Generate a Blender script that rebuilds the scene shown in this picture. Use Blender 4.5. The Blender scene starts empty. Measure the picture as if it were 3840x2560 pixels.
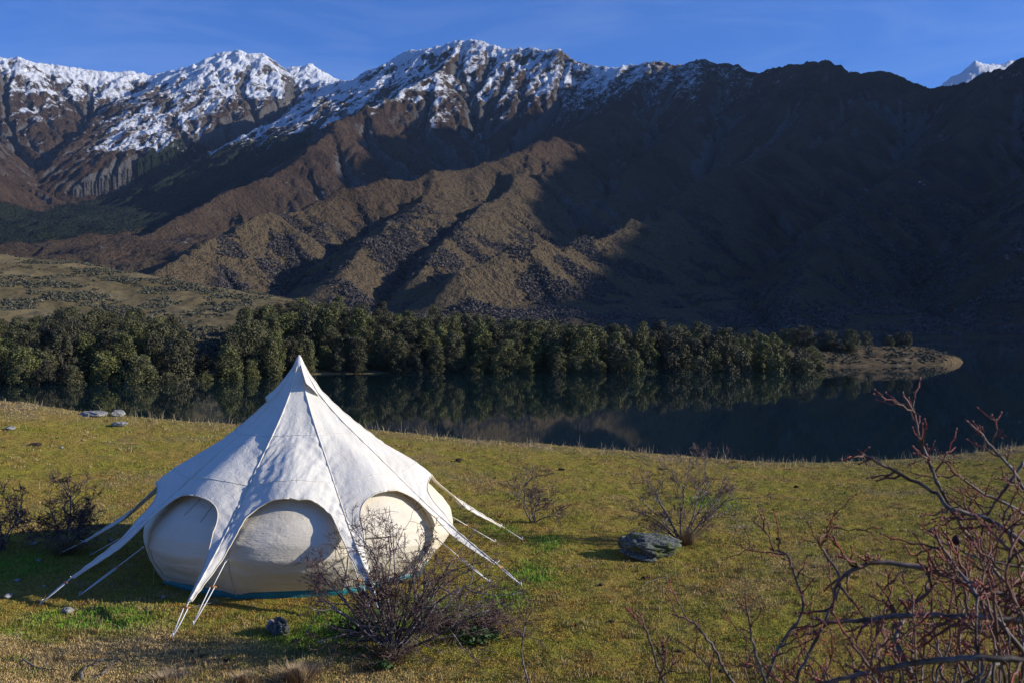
import bpy, math, random
import numpy as np
from mathutils import Vector, Matrix
random.seed(7); rng = np.random.default_rng(11); np.seterr(over='ignore')
scene = bpy.context.scene
COL = scene.collection
F = 2300.0; CX = 1176.0; HY = 745.0        # focal length and horizon of the photograph in its 2352-pixel copy
LAKE = -11.3                               # lake level; the camera is the origin
SUN_AZ, SUN_EL = math.radians(91), math.radians(21)
SUN = np.array([math.cos(SUN_EL)*math.sin(SUN_AZ), math.cos(SUN_EL)*math.cos(SUN_AZ), math.sin(SUN_EL)])

def P(px, py, Y):
    return ((px-CX)/F*Y, Y, (HY-py)/F*Y)

# ---------------------------------------------------------------- noise
def _hash(ix, iy, iz=0, seed=0):
    h = (ix.astype(np.int64)*374761393 + iy.astype(np.int64)*668265263 + np.asarray(iz).astype(np.int64)*2147483647 + seed*974711) & 0xffffffff
    h = ((h ^ (h >> 13))*1274126177) & 0xffffffff
    h = ((h ^ (h >> 16))*2246822519) & 0xffffffff
    return (h ^ (h >> 15)) & 0xffffffff
def noise2(x, y, seed=0):
    x = np.asarray(x, float); y = np.asarray(y, float)
    ix = np.floor(x); iy = np.floor(y); fx = x-ix; fy = y-iy
    u = fx*fx*fx*(fx*(fx*6-15)+10); v = fy*fy*fy*(fy*(fy*6-15)+10)
    def g(dx, dy):
        a = _hash(ix+dx, iy+dy, 0, seed)*(2*math.pi/4294967296.0)
        return np.cos(a)*(fx-dx)+np.sin(a)*(fy-dy)
    a = g(0, 0); b = g(1, 0); c = g(0, 1); d = g(1, 1)
    return 1.5*(a+(b-a)*u+(c-a)*v+(a-b-c+d)*u*v)
def fbm(x, y, oct=5, seed=0, gain=.5, lac=2.03):
    s = 0; a = 1; t = 0
    for i in range(oct):
        s = s+a*noise2(x, y, seed+i*17); t += a; a *= gain; x = x*lac+3.1; y = y*lac-1.7
    return s/t
def ridged(x, y, oct=5, seed=0, gain=.5, lac=2.05):
    s = 0; a = 1; t = 0
    for i in range(oct):
        s = s+a*(1-2*np.abs(noise2(x, y, seed+i*31))); t += a; a *= gain; x = x*lac+1.3; y = y*lac+5.7
    return s/t
def sstep(a, b, x):
    t = np.clip((np.asarray(x, float)-a)/(b-a), 0, 1); return t*t*(3-2*t)

# ---------------------------------------------------------------- mesh helpers
def mesh_data(name, V, Fq=None, Ft=None, attrs=None, smooth=True, mats=None, matidx=None):
    V = np.asarray(V, np.float32).reshape(-1, 3)
    me = bpy.data.meshes.new(name)
    loops = []; starts = []; n = 0
    if Fq is not None and len(Fq):
        Fq = np.asarray(Fq, np.int32); loops.append(Fq.ravel()); starts.append(np.arange(len(Fq))*4); n = len(Fq)*4
    if Ft is not None and len(Ft):
        Ft = np.asarray(Ft, np.int32); loops.append(Ft.ravel()); starts.append(n+np.arange(len(Ft))*3)
    lo = np.concatenate(loops); st = np.concatenate(starts).astype(np.int32)
    me.vertices.add(len(V)); me.vertices.foreach_set('co', V.ravel())
    me.loops.add(len(lo)); me.loops.foreach_set('vertex_index', lo.astype(np.int32))
    me.polygons.add(len(st)); me.polygons.foreach_set('loop_start', st)
    if matidx is not None: me.polygons.foreach_set('material_index', np.asarray(matidx, np.int32))
    me.update(calc_edges=True); me.validate()
    me.polygons.foreach_set('use_smooth', np.full(len(me.polygons), smooth, bool))
    if attrs:
        for k, a in attrs.items():
            a = np.asarray(a, np.float32)
            if a.ndim == 2:
                at = me.attributes.new(k, 'FLOAT_COLOR', 'POINT')
                if a.shape[1] == 3: a = np.hstack([a, np.ones((len(a), 1), np.float32)])
                at.data.foreach_set('color', a.ravel())
            else:
                at = me.attributes.new(k, 'FLOAT', 'POINT'); at.data.foreach_set('value', a)
    for m in (mats or []): me.materials.append(m)
    return me
def link(name, data, parent=None, loc=None):
    o = bpy.data.objects.new(name, data); COL.objects.link(o)
    if parent is not None: o.parent = parent
    if loc is not None: o.location = loc
    return o
def tag(o, label=None, cat=None, group=None, kind=None):
    if label: o['label'] = label
    if cat: o['category'] = cat
    if group: o['group'] = group
    if kind: o['kind'] = kind
    return o
def empty(name, loc, label, cat, group=None, rz=0):
    o = bpy.data.objects.new(name, None); COL.objects.link(o); o.location = loc; o.rotation_euler = (0, 0, rz)
    o.empty_display_size = .1
    return tag(o, label, cat, group)
def grid_faces(nr, nc, wrap=False):
    r = np.arange(nr-1)[:, None]; c = np.arange(nc if wrap else nc-1)[None, :]
    c2 = (c+1) % nc
    a = r*nc+c; b = r*nc+c2; d = (r+1)*nc+c; e = (r+1)*nc+c2
    return np.stack([a, b, e, d], -1).reshape(-1, 4)
class MB:
    def __init__(s): s.V = []; s.Q = []; s.T = []; s.n = 0; s.A = []
    def add(s, V, Q=None, T=None, a=None):
        V = np.asarray(V, float).reshape(-1, 3)
        if Q is not None and len(Q): s.Q.append(np.asarray(Q)+s.n)
        if T is not None and len(T): s.T.append(np.asarray(T)+s.n)
        s.V.append(V); s.n += len(V)
        s.A.append(np.full(len(V), 0. if a is None else a) if np.ndim(a) == 0 else np.asarray(a, float))
    def tube(s, pts, rad, sides=6, cap=True, a=None):
        pts = np.asarray(pts, float); n = len(pts); rad = np.broadcast_to(np.asarray(rad, float), (n,))
        tg = np.gradient(pts, axis=0); tg /= np.linalg.norm(tg, axis=1)[:, None]+1e-12
        ref = np.array([0, 0, 1.]) if abs(tg[0, 2]) < .9 else np.array([1., 0, 0])
        up = np.cross(tg[0], ref); up /= np.linalg.norm(up)
        U = np.zeros_like(pts)
        for i in range(n):
            up = up-tg[i]*np.dot(up, tg[i]); up /= np.linalg.norm(up)+1e-12; U[i] = up
        W = np.cross(tg, U); an = np.arange(sides)*2*math.pi/sides
        V = pts[:, None]+rad[:, None, None]*(np.cos(an)[None, :, None]*U[:, None]+np.sin(an)[None, :, None]*W[:, None])
        V = V.reshape(-1, 3); Q = grid_faces(n, sides, True); T = None
        if cap:
            m = len(V); V = np.vstack([V, pts[:1], pts[-1:]])
            i = np.arange(sides); j = (i+1) % sides
            T = np.vstack([np.stack([np.full(sides, m), j, i], 1), np.stack([np.full(sides, m+1), (n-1)*sides+i, (n-1)*sides+j], 1)])
        av = None
        if a is not None: av = a if np.ndim(a) == 0 else np.concatenate([np.repeat(np.asarray(a, float), sides), [a[0], a[-1]] if cap else []])
        s.add(V, Q, T, av)
    def data(s, name, mat, smooth=True, attr=None):
        return mesh_data(name, np.vstack(s.V), np.vstack(s.Q) if s.Q else None, np.vstack(s.T) if s.T else None,
                         {attr: np.concatenate(s.A)} if attr else None, smooth, [mat])
    def build(s, name, mat, parent=None, smooth=True, loc=None, attr=None):
        return link(name, s.data(name, mat, smooth, attr), parent, loc)

# ---------------------------------------------------------------- node helpers
class NT:
    def __init__(s, name):
        s.mat = bpy.data.materials.new(name); s.mat.use_nodes = True; s.t = s.mat.node_tree; s.t.nodes.clear()
        s.out = s.t.nodes.new('ShaderNodeOutputMaterial')
    def n(s, typ, ins=None, **kw):
        nd = s.t.nodes.new(typ)
        for k, v in kw.items(): setattr(nd, k, v)
        for k, v in (ins or {}).items(): s.set(nd.inputs[k], v)
        return nd
    def set(s, sock, v):
        if isinstance(v, bpy.types.NodeSocket): s.t.links.new(v, sock)
        elif v is not None:
            if sock.type == 'RGBA' and len(v) == 3: v = (*v, 1)
            sock.default_value = v
    def math(s, op, a, b=None, c=None, clamp=False):
        nd = s.n('ShaderNodeMath', operation=op); nd.use_clamp = clamp
        s.set(nd.inputs[0], a)
        if b is not None: s.set(nd.inputs[1], b)
        if c is not None: s.set(nd.inputs[2], c)
        return nd.outputs[0]
    def mix(s, f, a, b, blend='MIX'):
        nd = s.n('ShaderNodeMix', data_type='RGBA', blend_type=blend)
        s.set(nd.inputs[0], f); s.set(nd.inputs[6], a); s.set(nd.inputs[7], b); return nd.outputs[2]
    def attr(s, name, out='Fac'): return s.n('ShaderNodeAttribute', attribute_name=name).outputs[out]
    def noise(s, vec, scale, detail=3, rough=.55, dist=0, out='Fac'):
        nd = s.n('ShaderNodeTexNoise', {'Scale': scale, 'Detail': detail, 'Roughness': rough, 'Distortion': dist})
        if vec is not None: s.set(nd.inputs['Vector'], vec)
        return nd.outputs[out]
    def coord(s, which='Object', scale=None):
        c = s.n('ShaderNodeTexCoord').outputs[which]
        if scale: c = s.n('ShaderNodeMapping', {'Vector': c, 'Scale': scale}).outputs[0]
        return c
    def ramp(s, f, lo, hi): # smooth 0..1
        nd = s.n('ShaderNodeMapRange', {'Value': f, 'From Min': lo, 'From Max': hi}, interpolation_type='SMOOTHSTEP'); return nd.outputs[0]
    def bump(s, h, strength=.5, dist=.1, normal=None):
        nd = s.n('ShaderNodeBump', {'Height': h, 'Strength': strength, 'Distance': dist})
        if normal is not None: s.set(nd.inputs['Normal'], normal)
        return nd.outputs[0]
    def bsdf(s, color, rough=.9, normal=None, spec=.2, **kw):
        nd = s.n('ShaderNodeBsdfPrincipled', {'Base Color': color, 'Roughness': rough, 'Specular IOR Level': spec})
        if normal is not None: s.set(nd.inputs['Normal'], normal)
        for k, v in kw.items(): s.set(nd.inputs[k.replace('_', ' ')], v)
        s.t.links.new(nd.outputs[0], s.out.inputs[0]); return nd
# ================================================================ far mountains
def RL(*pts): return np.array([P(*p) for p in pts])
RIDGES = [  # (crest polyline, flank slope, concavity)
 (RL((930,130,3700),(1050,105,3560),(1110,103,3500),(1170,120,3420),(1280,130,3300),(1310,147,3250),(1390,165,3150),(1460,154,3050),(1500,150,3000),(1530,158,2980),
     (1580,150,2920),(1615,147,2880),(1650,160,2820),(1740,178,2700),(1830,162,2580),(1895,150,2500),(1950,175,2440),(2040,183,2380),(2085,200,2330),(2130,211,2300),(2200,205,2250),(2280,176,2180),
     (2352,150,2100),(2500,110,2030),(2800,0,1970)), .70, .14),
 (RL((930,130,3700),(890,172,3850),(870,174,3900),(830,188,4100),(800,194,4200),(760,196,4350),(700,190,4450),(640,160,4500),(600,132,4530),(550,120,4550),(500,130,4570),(430,162,4600),(350,173,4600),(280,168,4550),
     (210,172,4500),(150,160,4450),(100,155,4400),(40,138,4330),(0,136,4300),(-200,110,4100),(-600,90,3900)), .66, .14),
 (RL((590,185,5300),(660,160,5200),(715,152,5200),(795,194,5250),(850,240,5300)), .6, .1),
 (RL((1060,112,3520),(987,186,3150),(845,256,2850),(770,306,2650),(690,361,2450),(525,441,2150),(350,551,1850),(190,612,1650),(90,660,1500)), .66, .2),
 (RL((1500,152,3000),(1424,240,2700),(1366,276,2450),(1296,321,2200),(1226,351,2000),(1100,381,1850),(975,411,1700),(800,441,1550),(640,506,1350),(480,561,1200),(360,626,1080)), .6, .2),
 (RL((1240,345,2030),(1195,400,1850),(1120,470,1600),(1040,560,1300),(960,640,1080)), .52, .2),
 (RL((980,412,1700),(960,500,1450),(860,560,1250),(780,640,1080)), .45, .2),
 (RL((1895,150,2500),(1936,206,2350),(1976,261,2200),(1900,330,1980),(1726,376,1800),(1676,392,1720),(1560,470,1500),(1400,545,1250),(1200,572,1100),(1050,630,1000)), .64, .2),
 (RL((2352,150,2100),(2230,280,1850),(2100,390,1600),(1950,500,1300),(1850,620,1060),(1800,720,880)), .66, .2),
 (RL((1615,147,2880),(1600,260,2500),(1500,360,2150),(1400,450,1800)), .68, .2),
 (RL((2700,95,1850),(2560,300,1500),(2420,450,1200),(2300,600,1000)), .58, .2),
 (RL((0,136,4300),(60,260,3900),(130,400,3400),(100,480,3000),(60,560,2600)), .62, .12),
 (RL((210,172,4500),(225,260,4150),(290,380,3600),(250,450,3200)), .62, .12),
 (RL((550,120,4550),(480,230,4200),(400,330,3700),(350,431,3100),(250,510,2500),(100,598,2000)), .62, .16),
 (RL((430,162,4600),(350,280,4100),(310,350,3750)), .62, .12),
 (RL((700,190,4450),(640,290,4000),(560,365,3400)), .62, .12),
 (RL((-200,200,3500),(-60,350,2900),(10,470,2400),(30,580,2000)), .6, .15),
 (RL((2080,260,7000),(2170,202,7000),(2240,150,7000),(2262,156,7000),(2300,151,7050),(2352,146,7100),(2500,110,7200),(2900,60,7200)), .7, .1),
]
RIDGES.append((np.array([P(2800,0,1970), (1880., 2050., 1010.)]), .9, .14)); RIDGES.append((np.array([(2200., 3150., 1300.), (2100., 2650., 1450.), (1960., 2230., 1170.), (1930., 2090., 1040.)]), 1.2, .14)); RIDGES.append((np.array([(1930., 2090., 1040.), (1980., 1850., 1000.), (2100., 1600., 970.), (2200., 1400., 935.), (2280., 1050., 885.), (2380., 800., 880.), (2420., 640., 860.)]), 1.0, .14))  # out-of-frame ridges added to cast shadow over the right-hand mountain slopes
def crest_field(X, Y):
    h = np.full(X.shape, -400.)
    for pl, sl, cc in RIDGES:
        best = np.full(X.shape, 1e9); zb = np.zeros(X.shape)
        for a, b in zip(pl[:-1], pl[1:]):
            dx, dy = b[0]-a[0], b[1]-a[1]; L = dx*dx+dy*dy
            t = np.clip(((X-a[0])*dx+(Y-a[1])*dy)/L, 0, 1)
            d = np.hypot(X-a[0]-t*dx, Y-a[1]-t*dy)
            zz = a[2]+t*(b[2]-a[2]); m = (d-zz*1.2) < (best-zb*1.2)
            best = np.where(m, d, best); zb = np.where(m, zz, zb)
        dd = best
        hh = zb-sl*dd*(1-cc*np.minimum(dd/1200, 1))
        m = h > hh
        k = 14.; h = np.maximum(h, hh)+k*.25*np.clip(1-np.abs(h-hh)/k, 0, 1)**2
    return h
def shore_far(X):   # distance of the far shoreline
    return 790+30*noise2(X/210, X*0+3.3, 5)+12*noise2(X/60, X*0, 8)-700*sstep(1200, 1900, X)
def mtn_base(X, Y):
    w = 60*fbm(X/500, Y/500, 3, 2); w2 = 60*fbm(X/500, Y/500, 3, 9)
    amp = sstep(900, 1800, Y)
    h = crest_field(X+w*amp*.6, Y+w2*amp*.6)
    fan = LAKE+(Y-shore_far(X))*.13+np.maximum(Y-1300, 0)*.05*sstep(200, -600, X)
    h = np.maximum(h, fan)+0*X
    lim = LAKE+(Y-shore_far(X))*.75+1500*sstep(1500, 1900, X)          # the lake's edge
    return np.minimum(h, np.where(lim > 0, lim*1.0, lim))if False else np.where(Y < 1200, np.minimum(h, lim), h)
def erode(h, dx, iters, K, m=.5, seeds=0):
    ny, nx = h.shape; N = ny*nx
    r = np.random.default_rng(3); idx = np.arange(N).reshape(ny, nx)
    offs = [(-1,0,1),(1,0,1),(0,-1,1),(0,1,1),(-1,-1,1.4142),(-1,1,1.4142),(1,-1,1.4142),(1,1,1.4142)]
    for it in range(iters):
        hp = np.pad(h, 1, constant_values=1e9)
        best = np.zeros_like(h); rec = idx.copy(); dist = np.full(h.shape, dx)
        for oy, ox, w in offs:
            nb = hp[1+oy:1+oy+ny, 1+ox:1+ox+nx]; s = (h-nb)/(w*dx)*(1+.12*r.random(h.shape))
            mm = s > best; best = np.where(mm, s, best); rec = np.where(mm, idx+oy*nx+ox, rec); dist = np.where(mm, w*dx, dist)
        order = np.argsort(-h.ravel(), kind='stable'); rl = rec.ravel().tolist(); A = [dx*dx]*N; ol = order.tolist()
        for i in ol:
            j = rl[i]
            if j != i: A[j] += A[i]
        Aa = np.array(A); fac = (K*Aa**m/dist.ravel()); fac[h.ravel() < LAKE+.5] = 0
        hl = h.ravel().tolist(); fl = fac.tolist()
        for i in reversed(ol):
            j = rl[i]
            if j != i:
                f = fl[i]; v = (hl[i]+f*hl[j])/(1+f)
                if v < hl[i]: hl[i] = v
        h = np.array(hl).reshape(ny, nx)
        hp = np.pad(h, 1, mode='edge')      # hillslope creep
        h = h+.05*(hp[:-2, 1:-1]+hp[2:, 1:-1]+hp[1:-1, :-2]+hp[1:-1, 2:]-4*h)
    return h, Aa.reshape(ny, nx)
EX0, EX1, EY0, EY1, EDX = -3000., 2500., 700., 5400., 8.
gx = np.arange(EX0, EX1, EDX); gy = np.arange(EY0, EY1, EDX); GX, GY = np.meshgrid(gx, gy)
H0 = mtn_base(GX, GY)
up = sstep(10, 120, H0)
H1 = H0+up*(20*ridged(GX/220, GY/220, 5, 40)+10*fbm(GX/50, GY/50, 3, 50))
H2, ACC = erode(H1, EDX, 9, .055)
D = H2-H0
def blur(a, n):
    for _ in range(n):
        p = np.pad(a, 2, mode='edge')
        a = (p[:-4, 2:-2]+p[1:-3, 2:-2]*4+p[2:-2, 2:-2]*6+p[3:-1, 2:-2]*4+p[4:, 2:-2])/16
        p = np.pad(a, 2, mode='edge')
        a = (p[2:-2, :-4]+p[2:-2, 1:-3]*4+p[2:-2, 2:-2]*6+p[2:-2, 3:-1]*4+p[2:-2, 4:])/16
    return a
def bigblur(a, k):   # box blur by cumulative sums, twice
    for _ in range(2):
        for ax in (0, 1):
            p = np.pad(a, [(k+1, k) if i == ax else (0, 0) for i in range(2)], mode='edge').cumsum(ax)
            a = (np.take(p, range(2*k+1, p.shape[ax]), ax)-np.take(p, range(0, p.shape[ax]-2*k-1), ax))/(2*k+1)
    return a
D = D-.8*bigblur(D, 14)                    # keep the drawn ridges, take the gullies from the erosion
GUL = np.clip(D-bigblur(D, 5), -25, 25)    # how far a spot lies below (-) or above (+) its surroundings
LOGA = np.log(ACC/EDX**2)
def bil(A, X, Y):
    fx = np.clip((X-EX0)/EDX, 0, len(gx)-1.001); fy = np.clip((Y-EY0)/EDX, 0, len(gy)-1.001)
    ix = fx.astype(int); iy = fy.astype(int); u = fx-ix; v = fy-iy
    return (A[iy, ix]*(1-u)+A[iy, ix+1]*u)*(1-v)+(A[iy+1, ix]*(1-u)+A[iy+1, ix+1]*u)*v
def inside(X, Y): return sstep(0, 150, np.minimum(np.minimum(X-EX0, EX1-20-X), np.minimum(EY1-20-Y, Y-EY0+150)))
def mtn_height(X, Y):
    ins = inside(X, Y)
    h = mtn_base(X, Y); up = sstep(0, 80, h)
    h = h+ins*bil(D, X, Y)+(1-ins)*up*(60*ridged(X/500, Y/500, 6, 77)-40)
    far = sstep(6000, 6500, Y)
    rough = sstep(150, 700, h)
    h = h+up*((3+12*rough)*ridged(X/75+.3*noise2(X/50,Y/50,3), Y/75, 6, 60, .6)+rough*5*ridged(X/26, Y/26, 3, 63, .6)+1.8*fbm(X/14, Y/14, 3, 61))+far*30*ridged(X/300, Y/300, 4, 62)*up
    h = h+up*(1-rough)*5.5*ridged(X/95+.4*noise2(X/60, Y/60, 8), Y/60, 4, 66, .55)*sstep(2400, 1700, Y)
    return h
cols = np.concatenate([np.linspace(-500, -10, 120), np.arange(-6, 2362, 2.3), np.linspace(2370, 4100, 170), np.linspace(4125, 11000, 170)])
rows = np.concatenate([560*(1800/560)**np.linspace(0, 1, 340)[:-1], 1800*(4700/1800)**np.linspace(0, 1, 420)[:-1], 4700*(8200/4700)**np.linspace(0, 1, 120)])
MYY, MCC = np.meshgrid(rows, cols, indexing='ij'); MX = (MCC-CX)/F*MYY; MY = MYY
MZ = mtn_height(MX, MY)
GULv = bil(GUL, MX, MY); LA = bil(LOGA, MX, MY)
gzy, gzx = np.gradient(H2, EDX); SL = bil(np.hypot(gzx, gzy), MX, MY); ASX = bil(gzx, MX, MY)
# cover: snow, forest, scrub, grass as colour masks of the ground
PXc, PYc = CX+MX/MY*F, HY-MZ/MY*F
big = fbm(MX/420, MY/420, 4, 90)
# snow line: high on the long brown ridge, lower on the range at the head of the valley
east = sstep(-100, 900, MX-0.0*MY)
line = 800+0*MX
line = line-330*sstep(3300, 4000, MY)*0+ (-1)*0
line = np.where(MY > 3900, 760, 0)+np.where(MY <= 3900, 600+0*MX, 0)
line = 440+170*sstep(3500, 4100, MY)-150*sstep(-1550, -1300, MX)*sstep(3200, 3600, MY)+90*sstep(-1350, -1650, MX)-140*sstep(-1300, -800, MX)*sstep(3000, 3600, MY)+120*sstep(0, 520, MX)+60*sstep(400, 900, MX)
line = np.where(MY > 6200, 250, line)
gzn_y, gzn_x = np.gradient(blur(H2, 2), EDX)
SUNF = bil((-gzn_x*SUN[0]-gzn_y*SUN[1])/np.sqrt(1+gzn_x**2+gzn_y**2), MX, MY)     # how much a slope faces the winter sun
fc = (MX*.86-MY*.5+60*big); fa = MX*.5+MY*.86                                          # across and along the fall line of the range
strk = ridged(fc/60, fa/360, 5, 97, .65)
snow = np.minimum((MZ-line)/190, 1.5)+big*.5-SUNF*.7-.38-1.1*strk*sstep(1250, 800, MZ+0*MX)-GULv*.02*sstep(500, -200, MX)+.3*fbm(MX/90, MY/90, 3, 95)-.9*sstep(.75, 1.2, SL)
streak = sstep(4.2, 6.5, LA)*sstep(380, 520, MZ)*sstep(-300, 200, MX)*sstep(1500, 1100, MX)
snow = np.maximum(snow-.55*sstep(200, 600, MX), streak*2.3-.55+.6*big)
snow = np.maximum(snow, -.62+.75*sstep(480, 720, MZ)*sstep(1000, 350, MX)*sstep(-100, 200, MX)-.4*SUNF)
snow = np.where(MX > 1300, np.minimum(snow, -.5), snow); snow = np.where(MY > 6200, 3, snow)
# valley forest between the brown spur and the snowy range
spur = RIDGES[3][0]; sx = np.interp(MY, spur[::-1][:, 1], spur[::-1][:, 0])
left_of = sstep(-60, -160, MX-sx)*sstep(1500, 1800, MY)
ribs = RIDGES[13][0][::-1]; rx = np.interp(MY, ribs[:, 1], ribs[:, 0])
vf = left_of*sstep(-1290, -1180, MX+60*big)*sstep(720, 600, MZ+120*big+70*strk)
low_gully = sstep(2.2, -4, GULv)*sstep(330, 180, MZ)*sstep(-900, -700, MX)*.0
forest = np.clip(vf, 0, 1)
dens = fbm(MX/60, MY/60, 5, 120, .6)+.35*big-GULv*.03
scrub = sstep(.02, .28, dens+.12)*sstep(250, 60, MZ)*sstep(-420, -250, MX)*sstep(1900, 1500, MY)
scrub = np.maximum(scrub, sstep(-.1, .25, dens)*sstep(80, 10, MZ)*sstep(-200, 0, MX)*sstep(1400, 1100, MY)*.9)
scrub = np.maximum(scrub, .6*sstep(.05, .35, dens)*sstep(420, 250, MZ)*sstep(200, 500, MX))
crestv = sstep(0, 5, GULv+6*fbm(MX/120, MY/120, 4, 130))
lowtan = sstep(420, 120, MZ+60*big)*(1-.85*sstep(150, 450, MX))*(1-.75*sstep(1300, 1550, MY)*sstep(-50, -250, MX))  # tan cut back on right slopes and spur toe: shade put into the colour
lowtan = np.maximum(lowtan, .55*crestv*sstep(600, 300, MZ)*sstep(100, 400, MX))
V = np.stack([MX, MY, MZ], -1).reshape(-1, 3)
m = NT('mountain_ground')
co = m.coord('Object')
n1 = m.noise(co, .012, 6, .62); n2 = m.noise(co, .09, 4, .65); n3 = m.noise(co, .35, 3, .7)
brown = m.mix(m.ramp(n1, .35, .65), (.05, .031, .022), (.092, .058, .037))
tan = m.mix(m.ramp(n2, .3, .7), (.10, .073, .042), (.19, .148, .085))
g = m.mix(m.attr('lowtan'), brown, tan)
g = m.mix(m.ramp(m.math('ADD', n2, m.math('MULTIPLY', n3, .4)), .62, .9), g, (.07, .05, .035))
rock = m.mix(m.ramp(n3, .35, .65), (.075, .07, .068), (.15, .14, .13))
g = m.mix(m.ramp(m.math('ADD', m.attr('slope'), m.math('MULTIPLY', n2, .5)), 1.3, 1.6), g, rock)
sc = m.ramp(m.math('ADD', m.attr('scrub'), m.math('MULTIPLY', m.math('SUBTRACT', n3, .5), 1.2)), .35, .6)
g = m.mix(sc, g, m.mix(n2, (.038, .036, .038), (.075, .066, .062)))
fo = m.ramp(m.math('ADD', m.attr('forest'), m.math('MULTIPLY', m.math('SUBTRACT', n2, .5), .9)), .4, .6)
g = m.mix(fo, g, m.mix(m.ramp(n3, .3, .7), (.012, .017, .013), (.03, .038, .024)))
n4 = m.noise(co, .045, 5, .75)
sn = m.math('ADD', m.attr('snow'), m.math('MULTIPLY', m.math('SUBTRACT', m.math('ADD', m.math('MULTIPLY', n4, .6), m.math('MULTIPLY', n3, .4)), .5), 4.5))
sn = m.ramp(sn, .05, .6)
g = m.mix(sn, g, (.82, .84, .88))
hgt = m.math('ADD', m.math('MULTIPLY', n2, 1.0), m.math('MULTIPLY', n3, .25))
hf = m.math('ADD', hgt, m.math('MULTIPLY', m.math('ADD', fo, sc), m.math('MULTIPLY', m.noise(co, .16, 2, .5), 1.5)))
m.bsdf(g, .95, m.bump(m.math('ADD', hf, m.math('MULTIPLY', n4, 1.8)), .95, 10.0), .05)
me = mesh_data('mountains', V, grid_faces(len(rows), len(cols)), None,
   {'snow': snow.ravel(), 'forest': forest.ravel(), 'scrub': scrub.ravel(), 'lowtan': lowtan.ravel(), 'slope': SL.ravel()}, True, [m.mat])
mountains = tag(link('mountains', me), 'snow-topped brown mountain range across the lake', None, None, 'structure')
# ================================================================ lake
def RL(*pts): return np.array([P(*p) for p in pts])
lm = NT('lake_water')
lco = lm.coord('Object')
ln = lm.noise(lm.coord('Object', (.25, .6, 1)), 1.2, 2, .5)
lm.bsdf((.004, .014, .017), .03, lm.bump(ln, .02, .02), .5, IOR=1.33)
lx = np.linspace(-3500, 4500, 60); ly = np.linspace(20, 8000, 60); LX, LY = np.meshgrid(lx, ly)
tag(link('lake', mesh_data('lake', np.stack([LX, LY, 0*LX+LAKE], -1).reshape(-1, 3), grid_faces(60, 60), None, None, False, [lm.mat])), 'still dark lake', None, None, 'structure')

# ================================================================ peninsula and golden hill beyond the water
SHX = np.array([-900, 0, 300, 440, 520, 600, 740, 1200, 1900, 2050, 2205, 2230.])
SHY = np.array([886, 885, 883, 882, 874, 866, 858, 857, 857, 850, 833, 826.])
def shore_near(px): return -LAKE*F/(np.interp(px, SHX, SHY)-HY)
HR = [ (RL((-900,560,430),(-400,568,430),(0,585,430),(100,597,425),(190,612,415),(300,630,400),(450,656,375),(600,688,345),(720,715,320),(850,745,300)), .165, 1.2),
       (RL((850,745,300),(1000,775,290),(1250,790,285),(1600,793,283),(1850,798,285),(2000,794,292),(2110,796,297)), .30, .5),
       (RL((2110,796,297),(2150,815,297),(2205,832.5,297)), .34, .5) ]
def pen_height(X, Y):
    px = CX+X/Y*F; h = np.full(X.shape, -30.)
    for pl, sl, back in HR:
        for a, b in zip(pl[:-1], pl[1:]):
            dx, dy = b[0]-a[0], b[1]-a[1]; L = dx*dx+dy*dy
            t = np.clip(((X-a[0])*dx+(Y-a[1])*dy)/L, 0, 1)
            qx, qy = a[0]+t*dx, a[1]+t*dy; d = np.hypot(X-qx, Y-qy)
            front = Y < qy
            hh = a[2]+t*(b[2]-a[2])-np.where(front, sl*d, sl*.8*d+.0012*d*d)
            h = np.maximum(h, hh)
    lim = (Y-shore_near(px))*.55+LAKE+1.2*sstep(0, 4, Y-shore_near(px))
    ns = sstep(-10, -4, h)
    h = h+ns*(1-.8*sstep(1800, 1950, px))*(1.6*fbm(X/28, Y/28, 4, 201)+.5*ridged(X/9, Y/9, 2, 202))+.25*fbm(X/6, Y/6, 3, 203)
    return np.minimum(h, lim)
pc = np.arange(-420, 2260, 3.2); pr = 175*(560/175)**np.linspace(0, 1, 330); PYY, PCC = np.meshgrid(pr, pc, indexing='ij'); PX_ = (PCC-CX)/F*PYY
PZ = pen_height(PX_, PYY)
hm = NT('hill_grass')
hc = hm.coord('Object')
a1 = hm.noise(hc, .05, 4, .6); a2 = hm.noise(hc, .5, 4, .65)
c = hm.mix(hm.ramp(a1, .35, .65), (.115, .088, .042), (.175, .135, .068))
c = hm.mix(hm.ramp(a2, .45, .75), c, (.10, .085, .045))
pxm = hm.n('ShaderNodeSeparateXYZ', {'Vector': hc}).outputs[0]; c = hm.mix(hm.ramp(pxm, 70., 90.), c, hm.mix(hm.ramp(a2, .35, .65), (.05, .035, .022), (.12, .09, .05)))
c = hm.mix(hm.ramp(hm.math('ADD', a2, hm.math('MULTIPLY', a1, .5)), .92, 1.0), c, (.22, .21, .19))
hm.bsdf(c, .95, hm.bump(a2, .7, .5), .05)
tag(link('hill', mesh_data('hill', np.stack([PX_, PYY, PZ], -1).reshape(-1, 3), grid_faces(len(pr), len(pc)), None, None, True, [hm.mat])), 'golden grass hill running down to a wooded point in the lake', None, None, 'structure')

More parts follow.
